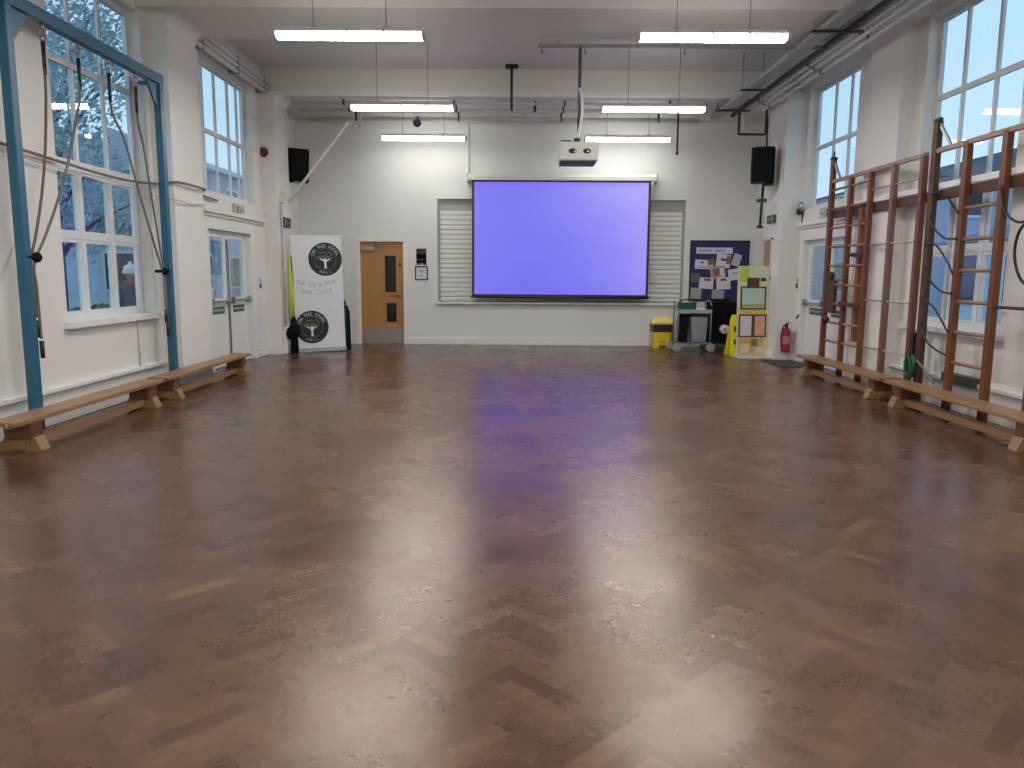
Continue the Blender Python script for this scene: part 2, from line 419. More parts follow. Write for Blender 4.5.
# ------------------------------------------------------------------ side double doors
def double_door(name, x, sgn, u0, u1, ztop, wire=False):
    root = struct(name, (x, (u0+u1)/2, 0)); L = Vector(root.location)
    xd = x-sgn*.09
    fr = MB()
    fr.box((x+sgn*.02, u0-.12, 0), (x-sgn*.002, u0, ztop)); fr.box((x+sgn*.02, u1, 0), (x-sgn*.002, u1+.12, ztop)); fr.box((x+sgn*.021, u0-.122, ztop), (x-sgn*.003, u1+.122, ztop+.12)); fr.box((x+sgn*.018, u0-.001, 0), (x-sgn*.12, u0+.04, ztop-.03)); fr.box((x+sgn*.018, u1-.04, 0), (x-sgn*.12, u1+.001, ztop-.03)); fr.box((x+sgn*.018, u0, ztop-.03), (x-sgn*.12, u1, ztop+.001))
    fr.build('door_frame', TRIMW, root).location = -L
    mid = (u0+u1)/2
    for k, (a, b) in enumerate(((u0+.055, mid-.006), (mid+.006, u1-.055))):
        lf = MB(); g0, g1 = a+.095, b-.095; z0, z1 = 1.02, ztop-.13
        xa, xb = xd-.022, xd+.022
        lf.box((xa, a, .015), (xb, g0, ztop-.04)); lf.box((xa, g1, .015), (xb, b, ztop-.04))
        lf.box((xa, g0, .015), (xb, g1, z0)); lf.box((xa, g0, z1), (xb, g1, ztop-.04))
        lf.box((xd+sgn*.02, a+.1, z0-.03), (xd+sgn*.05, b-.1, z0+.01))     # moulding below glass
        o = lf.build('door_leaf', TRIMW, root, bevel=.004); o.location = -L
        g = MB(); g.box((xd-.004, g0, z0), (xd+.004, g1, z1)); gg = g.build('pane', GLASS, o)
        if wire:
            w = MB(); n = 9
            for i in range(1, n): w.box((xd+sgn*.005, g0+(g1-g0)*i/n-.003, z0), (xd+sgn*.008, g0+(g1-g0)*i/n+.003, z1))
            for i in range(1, 14): w.box((xd+sgn*.005, g0, z0+(z1-z0)*i/14-.003), (xd+sgn*.008, g1, z0+(z1-z0)*i/14+.003))
            w.build('wire_lattice', GREYM, o)
        pb = MB(); zb = .99
        pb.cyl((xd+sgn*.09, a+.08, zb), (xd+sgn*.09, b-.08, zb), .017); pb.box((xd+sgn*.02, a+.05, zb-.05), (xd+sgn*.1, a+.1, zb+.05)); pb.box((xd+sgn*.02, b-.1, zb-.05), (xd+sgn*.1, b-.05, zb+.05))
        if k == 1 or True: pb.box((xd+sgn*.024, (b if k == 0 else a)-.03, .04), (xd+sgn*.045, (b if k == 0 else a)+.01, 1.9))
        pb.build('panic_bar', GREYM, o)
        sg = MB(); cy = (a+b)/2; sg.box((xd+sgn*.021, cy-.24, .80), (xd+sgn*.026, cy+.24, .905)); so = sg.build('push_sign', GSIGN, o)
        lettering('PUSH BAR TO OPEN', .047, basisM((xd+sgn*.0265, cy, .853), (0, -sgn, 0) if sgn < 0 else (0, 1, 0), (0, 0, 1)) if sgn < 0 else basisM((xd+sgn*.0265, cy, .853), (0, 1, 0), (0, 0, 1)), WHITEP, o)
    return root
double_door('door_2', XL, 1, *DL[:2], DL[3])
double_door('door_3', XR, -1, *DR[:2], DR[3], True)

# brown classroom door in the back wall
def brown_door():
    x0, x1, zt = DB[0], DB[1], DB[3]
    root = struct('door_1', ((x0+x1)/2, YB, 0)); L = Vector(root.location)
    fr = MB()
    for a, b in (((x0-.06, YB-.03, 0), (x0, YB-.002, zt)), ((x1, YB-.03, 0), (x1+.06, YB-.002, zt)), ((x0-.062, YB-.032, zt), (x1+.062, YB-.003, zt+.06)), ((x0-.001, YB-.025, 0), (x0+.022, YB+.12, zt-.02)), ((x1-.022, YB-.025, 0), (x1+.001, YB+.12, zt-.02)), ((x0, YB-.025, zt-.02), (x1, YB+.12, zt+.001))): fr.box(a, b)
    fr.build('door_frame', TRIMW, root).location = -L
    lf = MB(); yd = YB+.05
    a, b = x0+.025, x1-.025
    v = [(a+.50, a+.70, .44, .82), (a+.475, a+.70, 1.035, 1.76)]
    # leaf with two vision-panel holes
    wm = wall_mesh('y', yd, .045, a, b, .01, zt-.025, v)
    o = wm.build('door_leaf', DOORW, root); o.location = -L
    for i, (p, q, s, t) in enumerate(v):
        bd = MB(); w = .025
        for c, d in (((p-w, yd-.012, s-w), (p, yd+.01, t+w)), ((q, yd-.012, s-w), (q+w, yd+.01, t+w)), ((p, yd-.012, s-w), (q, yd+.01, s)), ((p, yd-.012, t), (q, yd+.01, t+w))): bd.box(c, d)
        pn = MB(); pn.box((p, yd+.015, s), (q, yd+.025, t)); po = pn.build('vision_pane', DGLASS, o); bd.build('bead', DOORW, po)
    k = MB(); k.box((a+.02, yd-.004, .02), (b-.02, yd, .31)); k.build('kick_plate', STEEL, o)
    k = MB(); k.box((a+.03, yd-.006, 1.86), (a+.28, yd-.06, 1.94)); k.bar((a+.25, yd-.05, 1.95), (a+.42, yd-.10, 1.99), .02); k.build('door_closer', STEEL, o)
    k = MB(); k.cyl((b-.07, yd, .95), (b-.07, yd-.05, .95), .012); k.cyl((b-.07, yd-.05, .95), (b-.2, yd-.05, .95), .011); k.lathe([(.026, 0), (.026, .008)], (b-.07, yd-.008, .95), M=Matrix.Rotation(PI/2, 3, 'X')); k.box((b-.30, yd-.002, .985), (b-.02, yd-.008, .95)); k.build('door_handle', pm('bronze_handle', (.30, .13, .05), .4, metal=.3), o)
    k = MB(); k.lathe([(.03, 0), (.03, .006)], (b-.075, yd, 1.585), M=Matrix.Rotation(PI/2, 3, 'X')); k.build('round_notice', MAROON, o)
    k = MB(); k.box((a+.50, yd-.002, .335), (a+.70, yd, .40)); k.build('door_label', pm('label_beige', (.42, .28, .15), .6), o)
    # dim corridor behind the vision panels is closed off by a back board
    c = MB(); c.box((x0-.1, YB+.12, 0), (x1+.1, YB+.16, zt+.1)); c.build('door_back', BLACK, root).location = -L
brown_door()

# serving hatch with slatted roller shutter
def hatch():
    x0, x1, z0, z1 = HATCH
    t = thing('roller_shutter', 'wide pale slatted roller shutter closed behind the projection screen', 'shutter', ((x0+x1)/2, YB, z0)); L = Vector(t.location)
    n = 19; m = MB(); y = YB+.10; hgt = (z1-.21-z0)/n
    for i in range(n):
        za = z0+i*hgt
        m.prism([(y+.02, za+.002), (y, za+.009), (y-.003, za+hgt*.5), (y, za+hgt-.009), (y+.02, za+hgt-.002), (y+.03, za+hgt), (y+.03, za)], 'x', x0+.04, x1-.04)
    m.build('slat_curtain', SHUT, t).location = -L
    m = MB(); m.box((x0, YB+.09, z1-.21), (x1, YB+.2, z1)); m.build('shutter_box', pm('shutter_box_grey', (.36, .36, .345), .5), t, bevel=.004).location = -L
    for a in (x0, x1-.045):
        m = MB(); m.box((a, YB+.05, z0), (a+.045, YB+.16, z1-.21)); m.build('side_channel', pm('channel_grey', (.30, .30, .29), .5), t).location = -L
    m = MB(); m.box((x0-.04, YB-.09, z0-.045), (x1+.04, YB+.14, z0)); m.build('counter_sill', TRIMW, t, bevel=.006).location = -L
    m = MB(); m.box((x0, YB+.18, z0), (x1, YB+.22, z1)); m.build('backing', BLACK, t).location = -L
hatch()

# ------------------------------------------------------------------ projection screen
def screen():
    y = 15.24; x0, x1, z0, z1 = -.88, 2.575, .975, 3.20
    t = thing('projection_screen', 'large pull-down projection screen glowing plain violet blue on the end wall', 'screen', ((x0+x1)/2, y, z0)); L = Vector(t.location)
    m, n, out = nt('projected_blue')
    tc = N(n, 'ShaderNodeTexCoord'); sx = N(n, 'ShaderNodeSeparateXYZ'); n.links.new(tc.outputs['Generated'], sx.inputs[0])
    no = N(n, 'ShaderNodeTexNoise'); no.inputs['Scale'].default_value = 1.6; n.links.new(tc.outputs['Generated'], no.inputs['Vector'])
    def M_(op, a, b):
        q = N(n, 'ShaderNodeMath', operation=op)
        for i, s_ in enumerate((a, b)):
            if isinstance(s_, (int, float)): q.inputs[i].default_value = s_
            else: n.links.new(s_, q.inputs[i])
        return q.outputs[0]
    # the image is paler towards both upper corners and the sides
    dx = M_('ABSOLUTE', M_('SUBTRACT', sx.outputs['X'], .36), 0)
    pale = M_('ADD', M_('POWER', dx, 2.0), M_('MULTIPLY', M_('MULTIPLY', sx.outputs['Z'], sx.outputs['X']), .42))
    pale = M_('ADD', pale, M_('MULTIPLY', M_('SUBTRACT', no.outputs[0], .5), .25))
    cr = N(n, 'ShaderNodeValToRGB'); cr.color_ramp.elements[0].position = .0; cr.color_ramp.elements[0].color = (.125, .105, .86, 1)
    cr.color_ramp.elements[1].position = .75; cr.color_ramp.elements[1].color = (.34, .31, .95, 1)
    n.links.new(pale, cr.inputs[0])
    b = N(n, 'ShaderNodeBsdfPrincipled'); b.inputs['Base Color'].default_value = (.12, .12, .12, 1); b.inputs['Roughness'].default_value = .8
    n.links.new(cr.outputs[0], b.inputs['Emission Color']); b.inputs['Emission Strength'].default_value = .92
    n.links.new(b.outputs[0], out.inputs[0])
    f = MB(); f.box((x0+.045, y-.001, z0+.045), (x1-.045, y+.002, z1-.03)); f.build('picture_area', m, t).location = -L
    f = MB(); f.box((x0, y+.002, z0), (x1, y+.006, z1)); f.build('black_border', BLACK, t).location = -L
    f = MB(); f.tube([(x0-.02, y+.01, z0-.01), (x1+.02, y+.01, z0-.01)], .024, 12); f.build('bottom_bar', BLACK, t).location = -L
    f = MB(); f.prism([(y-.07, z1+.0), (y+.08, z1+.0), (y+.08, z1+.11), (y-.04, z1+.12), (y-.075, z1+.07)], 'x', x0-.1, x1+.12); f.build('casing', OFFW, t, bevel=.006).location = -L
    for x in (x0-.1, x1+.09):
        f = MB(); f.box((x, y-.08, z1-.03), (x+.03, y+.26, z1+.13)); f.build('wall_bracket', GREYM, t).location = -L
    f = MB(); f.tube([(x0-.07, y+.23, 4.30), (x0-.07, y+.23, z1+.1)], .012); f.build('power_conduit', PIPEW, t).location = -L
screen()

# ------------------------------------------------------------------ strip lights
def strip_light(x0, x1, y, z, label, ceil=ZC, under='under_d'):
    t = thing('pendant_strip_light', label, 'light', ((x0+x1)/2, y, z), 0, 'suspended fluorescent strip lights'); hl = (x1-x0)/2
    b = MB(); b.prism([(-.075, .023), (.075, .023), (.05, .07), (-.05, .07)], 'x', -hl+.03, hl-.03); b.build('housing', WHITEP, t)
    d = MB(); d.prism([(-.075, .022), (-.08, -.008), (-.055, -.034), (.055, -.034), (.08, -.008), (.075, .022)], 'x', -hl+.03, hl-.03); d.mi = [0, 0, 0, 0, 1, 0, 0, 0]; d.build('diffuser', [LAMPS['side'], LAMPS[under]], t)
    for s in (-1, 1):
        c = MB(); c.prism([(-.08, .03), (-.084, -.011), (-.057, -.038), (.057, -.038), (.084, -.011), (.08, .03)], 'x', s*hl, s*(hl-.03)); c.build('end_cap', OFFW, t)
    for s in (-.42, .42):
        w = MB(); w.cyl((s*hl*1.15, 0, .07), (s*hl*1.15, 0, ceil-z), .006, n=6); w.box((s*hl*1.15-.03, -.02, .07), (s*hl*1.15+.03, .02, .09)); w.build('suspension_rod', GREYM, t)
    for s in (-.5, -.02, .46):
        w = MB(); w.prism([(-.083, .015), (-.083, .04), (.083, .04), (.083, .015)], 'x', s*hl-.008, s*hl+.008); w.build('clip', GREYM, t)
rows = [(8.5, 'front row'), (12.05, 'second row'), (14.68, 'third row')]
for y, rn in rows:
    cz = ZC if y < 13 else 4.37
    un = {8.5: 'under_a', 12.05: 'under_b', 14.68: 'under_c'}[y]
    a1 = (-2.53, -.95) if y > 9 else (-2.56, -.98)
    a2 = (1.24, 2.82) if y < 13 else (1.22, 2.82)
    strip_light(*a1, y, 3.88, f'lit strip light of the {rn} hung over the side with the climbing ropes', cz, un)
    strip_light(*a2, y, 3.88, f'lit strip light of the {rn} hung over the side with the wooden climbing frames', cz, un)
for y, rn in ((5.0, 'row above the camera'), (1.5, 'row over the camera'), (-1.8, 'row behind the camera')):
    strip_light(-2.56, -.98, y, 3.88, f'lit strip light of the {rn} on the climbing rope side')
    strip_light(1.24, 2.82, y, 3.88, f'lit strip light of the {rn} on the wooden climbing frame side')

# ------------------------------------------------------------------ projector, its rail, small ceiling things
def projector():
    y = 10.25; x = .79
    t = thing('projector', 'off-white ceiling projector hanging on a grey pole before the screen', 'projector', (x, y, 2.84)); L = Vector(t.location)
    b = MB(); b.box((-.25, -.02, .03), (.25, .36, .27)); b.build('body', pm('projector_white', (.55, .55, .50), .5), t, bevel=.02)
    b = MB(); b.box((-.24, -.005, 0), (.22, .34, .045)); b.build('base_panel', BLACK, t, bevel=.008)
    for i, sx in enumerate((-.085, .10)):
        v = MB(); v.ell((sx, -.02, .15), (.052, .012, .033)); vo = v.build('socket_panel', BLACK, t)
        v = MB(); v.ell((sx+(.03 if i == 0 else .012), -.03, .145), (.017, .01, .012)); v.build('connector', WHITEP, vo)
    b = MB(); b.box((-.23, 0, .27), (-.10, .1, .285)); b.build('top_vent', BLACK, t)
    b = MB(); b.cyl((0, .12, .27), (0, .12, 4.33-2.84), .022); b.build('ceiling_pole', pm('pole_grey', (.12, .115, .12), .45, metal=.3), t)
    b = MB(); b.lathe([(.03, .27), (.045, .285), (.03, .32)], (-.03, .05, 0)); b.build('pole_collar', BLACK, t)
    b = MB(); b.tube(catmull([(-.02, .06, .30), (.01, .06, .45), (.035, .07, .62), (.03, .08, .80), (.0, .09, .95)]), .02); b.build('cable_sleeve', WHITEP, t)
projector()
t = thing('ceiling_rail', 'thin grey rail with hooks under the beam above the projector', 'rail', (2.0, 10.37, 4.31))
MB().box((-1.75, -.02, -.02), (1.85, .02, .02)).build('rail', DARKM if False else pm('rail_grey', (.24, .23, .23), .5), t)
for x in (-1.7, -1.15, .12, 1.45):
    m = MB(); m.cyl((x, 0, -.01), (x, 0, -.07), .012); m.ell((x, 0, -.08), (.022, .022, .02)); m.build('hook', GREYM, t)
for x in (-1.5, 0, 1.6):
    MB().box((x-.02, -.018, .02), (x+.02, .018, .06)).build('fixing', GREYM, t)
t = thing('hanging_rod', 'black rod with a T-shaped ceiling plate hanging before the beam', 'rod', (-.11, 13.2, ZC))
m = MB(); m.box((-.10, -.05, -.06), (-.02, .03, 0)); m.box((.02, -.05, -.06), (.10, .03, 0)); m.box((-.1, -.04, -.03), (.1, .03, 0)); m.build('ceiling_plate', BLACK, t)
m = MB(); m.cyl((0, 0, -.03), (0, 0, -.72), .022); m.build('rod', DARKM, t)
t = thing('hanging_rod', 'thin dark rod hanging from the soffit above the shutter edge', 'rod', (2.9, 14.5, 4.37))
m = MB(); m.cyl((0, 0, 0), (0, 0, -.76), .018); m.build('rod', DARKM, t); m = MB(); m.ell((0, 0, -.76), (.03, .03, .03)); m.build('end_knob', BLACK, t)
t = thing('ceiling_sensor', 'small white dome on a black stem under the soffit, middle of the hall', 'sensor', (.29, 13.85, 4.37))
m = MB(); m.cyl((0, 0, 0), (0, 0, -.2), .022); m.ell((0, 0, -.06), (.035, .035, .03)); m.build('stem', BLACK, t)
m = MB(); m.lathe([(.03, -.27), (.10, -.26), (.135, -.235), (.10, -.22), (.03, -.19)]); m.build('dome', WHITEP, t)
t = thing('spotlight', 'small black spotlight clamped to the white pipe under the soffit', 'spotlight', (-1.85, 14.72, 4.17))
m = MB(); m.cyl((0, .07, 0), (0, -.09, -.03), .06, .075); m.build('lamp_head', BLACK, t); m = MB(); m.box((-.02, -.02, .0), (.02, .1, .1)); m.build('clamp', BLACK, t)
# pipes under the rear soffit
for k, (y, z, r, mt_, lab) in enumerate(((13.78, 4.31, .028, PIPEW, 'thin painted pipe across the soffit just behind the beam edge'), (14.25, 4.29, .03, PIPEW, 'painted pipe across the middle of the dark soffit'), (14.82, 4.25, .035, PIPEW, 'white pipe across the soffit carrying the small spotlight'))):
    t = thing('soffit_pipe', lab, 'pipe', (.2, y, z), 0, 'pipes across the rear soffit')
    m = MB(); m.tube([(-4.1, 0, 0), (3.15, 0, 0)], r); m.build('pipe', mt_, t)
    for x in (-3.2, -1.3, .6, 2.4):
        m = MB(); m.box((x-.015, -r-.006, -r-.006), (x+.015, r+.006, 4.37-z)); m.build('hanger_clip', DARKM, t)

# three pipes and cable tray along the climbing-frame side
def side_pipes():
    spec = [(4.20, 4.22, 13.75, 'lowest of the three silver pipes running under the ceiling above the climbing frames'), (4.11, 4.265, 14.1, 'middle of the three silver pipes running under the ceiling above the climbing frames'), (4.03, 4.31, 14.5, 'highest of the three silver pipes running under the ceiling above the climbing frames')]
    for x, z, ye, lab in spec:
        t = thing('heating_pipe', lab, 'pipe', (x, 8, z), 0, 'silver pipes above the climbing frames')
        m = MB(); m.tube([(0, -10, 0), (0, ye-8, 0)], .026, 12); m.build('pipe', PIPES, t)
        m = MB(); m.box((-.008, 1.78, .02), (.008, 1.80, 4.37-z)); m.build('hanger', DARKM, t)
        for y in (-3, .0, 3.2, 5.4):
            m = MB(); m.tube([(.03*math.cos(a), y, .03*math.sin(a)) for a in [2*PI*i/12 for i in range(12)]], .008, 6, True); m.build('collar', DARKM, t)
    t = thing('cable_tray', 'grey cable tray crammed with cables beside the silver ceiling pipes', 'cable tray', (3.62, 8, 4.26))
    m = MB(); m.box((-.085, -9, 0), (.085, 6.7, .012)); m.box((-.085, -9, .012), (-.075, 6.7, .06)); m.box((.075, -9, .012), (.085, 6.7, .06)); m.build('tray', CABLET, t)
    rnd = random.Random(2)
    for k in range(5):
        x = -.055+.0275*k
        pts = [(x+rnd.uniform(-.008, .008), -9+1.3*i, .03+rnd.uniform(0, .02)) for i in range(13)]
        m = MB(); m.tube(catmull(pts, 4), .013, 6); m.build('cable', CABLET if k % 2 else DARKM, t)
    for y in (-6, -3, -.1, 1.5, 4.4, 5.9):
        m = MB(); m.box((-.2, y-.02, -.03), (.40 if y != 4.4 else .2, y+.02, -.002)); m.build('strut', DARKM, t)
        zt = 4.37 if (9.15 < 8+y < 10.35 or 8+y > 13.5) else ZC
        for x in (-.17, .14):
            m = MB(); m.cyl((x, y, -.03), (x, y, zt-4.26), .008, n=6); m.build('hanger', GREYM, t)
    t = thing('narrow_strip', 'thin black strip between cable tray and silver ceiling pipes', 'trunking', (3.9, 8, 4.30))
    m = MB(); m.box((-.025, -9, -.03), (.025, 6.6, .03)); m.build('trunking', BLACK, t)  # plain black strip along the dark line beside the pipes
    t = thing('pipe_bracket', 'dark square bracket holding the pipe ends above the speaker', 'bracket', (4.2, 14.2, 4.0))
    m = MB(); m.bar((-.28, 0, .3), (-.28, 0, -.10), .035); m.bar((-.28, 0, -.10), (.2, 0, -.10), .035); m.bar((.2, 0, -.1), (.2, 0, .35), .035); m.build('frame', DARKM, t)
    m = MB(); m.tube(catmull([(-.22, -.02, .30), (-.2, -.02, .05), (-.2, -.02, -.06)]), .022); m.build('drop_pipe', PIPES, t)
side_pipes()
# white pipes above the door window on the rope side
for dz, lab in ((4.38, 'lowest of three white pipes above the window over the double doors'), (4.465, 'middle of three white pipes above the window over the double doors'), (4.55, 'highest of three white pipes above the window over the double doors')):
    t = thing('heating_pipe', lab, 'pipe', (XL+.12, 11.9, dz), 0, 'white pipes above the double doors')
    m = MB(); m.tube([(0, -1.55, 0), (0, 1.6, 0)], .034, 12); m.build('pipe', TRIMW, t)
    for y in (-1.2, .1, 1.3):
        m = MB(); m.box((-.12, y-.015, -.04), (.036, y+.015, .04)); m.build('wall_clip', GREYM, t)

# ------------------------------------------------------------------ climbing rope frame and ropes
def rope_frame():
    x = -4.10; ya, yb = 6.46, 9.13
    t = thing('rope_climbing_rig', 'tall teal blue steel frame with climbing ropes standing against the window', 'climbing frame', (x, (ya+yb)/2, 0)); L = Vector(t.location)
    for y in (ya, yb):
        m = MB(); m.box((x-.04, y-.045, 0), (x+.04, y+.045, 3.64)); o = m.build('post', BLUE, t, bevel=.006); o.location = -L
        m = MB(); m.box((x-.09, y-.09, 0), (x+.09, y+.09, .012)); q = m.build('foot_plate', BLUE, o)
        s = 1 if y == ya else -1
        m = MB(); m.prism([(y+s*.045, 3.52), (y+s*.30, 3.52), (y+s*.045, 3.22)], 'x', x-.012, x+.012); m.build('gusset', BLUE, o)
    m = MB(); m.box((x-.045, ya-.3, 3.52), (x+.045, yb+.05, 3.63)); m.build('top_beam', BLUE, t, bevel=.006).location = -L
    for y, s in ((ya, 1), (yb, -1)):
        m = MB(); m.bar((x, y, 3.54), (XL, y, 3.54), .04); m.build('wall_stay', BLUE, t).location = -L
rope_frame()
def rope(y, tie_y, tie_z, end_z, label, mat, sag, dx):
    x = -4.10; zb = 3.52
    t = thing('climbing_rope', label, 'rope', (x, y, zb), 0, 'climbing ropes on the blue frame'); L = Vector(t.location)
    m = MB(); m.cyl((0, 0, 0), (0, 0, -.05), .016); m.tube([(.03*math.cos(a), 0, -.075+.03*math.sin(a)) for a in [2*PI*i/14 for i in range(14)]], .009, 6, True)
    m.ell((0, 0, -.125), (.024, .024, .03)); m.build('swivel_hook', GREYM, t)
    m = MB(); m.tube([(0, 0, -.14), (0, 0, -.42)], [.018, .015], 10); m.build('leather_sleeve', BLACK, t)
    dy = tie_y-y
    pts = [(0, 0, -.16), (0, dy*.02, -.5)]
    for f in (.3, .5, .7, .88, 1.):
        pts.append((dx*f, dy*(f**sag), -.16+(tie_z-zb+.16)*f))
    for f in (.3, .65, 1.): pts.append((dx+.002, dy+.012*f, (tie_z-zb)+(end_z-tie_z)*f))
    c = catmull(pts, 6)
    m = MB(); m.tube(c, .0118, 10); m.build('rope', mat, t)
    e = c[-1]
    m = MB(); m.tube([(e.x, e.y, e.z-.02), (e.x, e.y, e.z-.17)], [.019, .018], 10); m.build('end_cap', BLACK, t)
rope(6.96, 6.55, 1.50, 1.02, 'brown climbing rope hanging closest to the near blue post', ROPE, 2.2, .0)
rope(7.5, 6.58, 1.48, .84, 'climbing rope swept back in a curve to the near blue post', ROPEG, 1.7, .01)
rope(8.04, 8.97, 1.40, 1.0, 'grey climbing rope slanting across the window to the far blue post', ROPEG, 1.15, .01)
rope(8.59, 9.02, 1.42, .84, 'climbing rope hanging closest to the far blue post', ROPEG, 1.2, .0)
for y, z, lab in ((6.49, 1.53, 'black strap tying two climbing ropes to the near blue post'), (9.08, 1.42, 'black strap tying two climbing ropes to the far blue post')):
    s = 1 if y < 7 else -1
    t = thing('rope_strap', lab, 'strap', (-4.09, y, z), 0, 'straps tying back the ropes')
    m = MB(); m.box((-.065, -.054, -.018), (.03, .17, .018)) if s > 0 else m.box((-.065, -.19, -.018), (.03, .054, .018)); m.build('band', BLACKF, t, bevel=.01)
    m = MB(); m.ell((.02, s*.10, .0), (.035, .05, .045)); m.build('knot', BLACKF, t)
# cable slung along the window wall
t = tag(MB().tube(catmull([(XL+.05, 4.0, 2.47), (XL+.06, 6.3, 2.46), (XL+.05, 7.3, 2.43), (XL+.05, 8.4, 2.40), (XL+.06, 9.28, 2.44), (XL+.28, 9.40, 2.47), (XL+.28, 10.18, 2.47), (XL+.06, 10.35, 2.46), (XL+.05, 11.2, 2.42)], 8), .014).build('slack_cable', ROPEG), 'long slack grey cable slung along the window wall behind the ropes', 'cable')
t = tag(MB().tube(catmull([(XL+.04, 4.0, 2.38), (XL+.06, 6.3, 2.40), (XL+.05, 8.8, 2.30), (XL+.06, 9.28, 2.30), (XL+.28, 9.40, 2.26), (XL+.27, 9.8, 2.25), (XL+.27, 10.19, 2.29)], 8), .008).build('slack_cable', PIPEW), 'thin pale cable drooping below the grey cable on the window wall', 'cable')
tag(MB().tube([(XL+.012, 8.75, .34), (XL+.012, 8.75, .87)], .012).build('conduit', PIPEW), 'short vertical conduit under the sill behind the rope frame', 'conduit')

# ------------------------------------------------------------------ benches
def bench(x0, x1, ya, yb, legs, face, label):
    """x0..x1 seat edges, face +1: front edge towards +x"""
    xc = (x0+x1)/2; t = thing('gym_bench', label, 'bench', (xc, (ya+yb)/2, 0), 0, 'wooden gym benches along the side walls'); L = Vector(t.location)
    w = abs(x1-x0)
    m = MB(); m.box((xc-w/2, ya, .235), (xc+w/2, yb, .272)); m.build('seat', BENCHW, t, bevel=.006).location = -L
    for k, y in enumerate(legs):
        m = MB()
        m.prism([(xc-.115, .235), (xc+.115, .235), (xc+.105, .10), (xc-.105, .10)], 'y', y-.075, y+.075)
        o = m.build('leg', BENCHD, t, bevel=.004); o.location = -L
        m = MB()
        m.prism([(xc-.125, .115), (xc+.125, .115), (xc+.17, .015), (xc+.17, 0), (xc-.17, 0), (xc-.17, .015)], 'y', y-.06, y+.06)
        m.build('foot', BENCHL, o, bevel=.003)
        m = MB(); m.cyl((xc, y-.06, .05), (xc, y-.07, .05), .026); m.build('bolt_cap', BENCHD, o)
    m = MB(); m.box((xc-.045, legs[0]-.1, .03), (xc+.045, legs[1]+.1, .10)); m.build('balance_rail', BENCHW, t, bevel=.004).location = -L
    for y, s in ((ya, -1), (yb, 1)):
        m = MB()
        for dx in (-.07, .07): m.tube(catmull([(xc+dx, y-s*.05, .228), (xc+dx, y+s*.03, .232), (xc+dx, y+s*.045, .25), (xc+dx, y+s*.03, .262)], 4), .007, 6)
        m.build('hook', GREYM, t).location = -L
bench(-4.03, -3.79, 5.72, 8.17, (5.98, 7.95), 1, 'long wooden gym bench passing the foot of the near blue post')
bench(-4.03, -3.79, 8.29, 10.93, (8.53, 10.66), 1, 'wooden gym bench between the far blue post and the glazed doors')
bench(4.13, 4.40, 5.88, 8.60, (6.24, 8.34), -1, 'wooden gym bench under the climbing frame with the dark cable loops')
bench(4.13, 4.40, 8.72, 11.34, (8.95, 11.02), -1, 'wooden gym bench under the climbing frame beside the fire extinguisher')

# ------------------------------------------------------------------ wooden climbing frames
XC = 4.475
def climb_far():
    t = thing('wall_bars', 'tall red-brown wooden climbing frame folded flat beside the glazed door', 'climbing frame', (XC, 10, 0), 0, 'wooden wall climbing frames'); L = Vector(t.location)
    def up(y, zt, mat, w=.075, nm='upright', x=XC, z0=0.):
        m = MB(); m.box((x-.03, y-w/2, z0), (x+.03, y+w/2, zt)); o = m.build(nm, mat, t, bevel=.005); o.location = -L; return o
    p = up(11.26, 3.05, CLIMB, .09, 'post')
    m = MB(); m.ell((XC, 11.26, 3.06), (.05, .06, .03)); m.cyl((XC, 11.26, 3.05), (XC, 11.26, 3.16), .012); m.build('post_cap', DARKM, p)
    m = MB(); m.bar((XC, 11.24, 3.03), (XC, 10.98, 2.74), .025); m.build('brace', GREYM, t).location = -L
    for y, mt_ in ((10.62, CLIMB), (10.03, CLIMB), (9.42, pm('light_brown_upright', (.17, .085, .040), .4, var=.25, scale=5, stretch=(8, 8, .6))), (8.76, CLIMB)): up(y, 2.74, mt_, .078)
    up(10.34, 2.30, CLIMBO, .085, 'hinged_upright', XC+.05, .55)
    m = MB(); m.box((XC-.025, 8.72, 2.72), (XC+.025, 11.28, 2.765)); m.build('top_rail', RUNG, t, bevel=.004).location = -L
    for i in range(9):
        z = .50+.265*i
        m = MB(); m.cyl((XC, 10.03, z), (XC, 11.26, z), .017, n=10); m.build('rung', RUNG, t).location = -L
    for z in (.52, 1.12, 1.81, 2.50):
        m = MB(); m.cyl((XC, 8.76, z), (XC, 10.03, z), .011, n=8); m.build('steel_rung', RUNGM, t).location = -L
    m = MB(); m.bar((XC-.03, 10.05, 1.03), (XC-.06, 10.62, 1.05), .05); m.build('locking_bar', CLIMBD, t).location = -L
    m = MB(); m.box((XC-.02, 10.93, .90), (XC+.03, 11.215, 1.36)); m.cyl((XC-.04, 11.1, 1.42), (XC+.03, 11.1, 1.42), .06); m.build('pulley_block', CLIMBD, t).location = -L
    m = MB(); m.ell((XC-.02, 11.14, .80), (.05, .05, .05)); m.build('cleat', BLACK, t).location = -L
    m = MB(); m.box((XC-.04, 10.05, 1.66), (XC, 10.3, 1.72)); m.ell((XC-.02, 10.4, 1.70), (.03, .04, .03)); m.build('latch', BLACK, t).location = -L
climb_far()
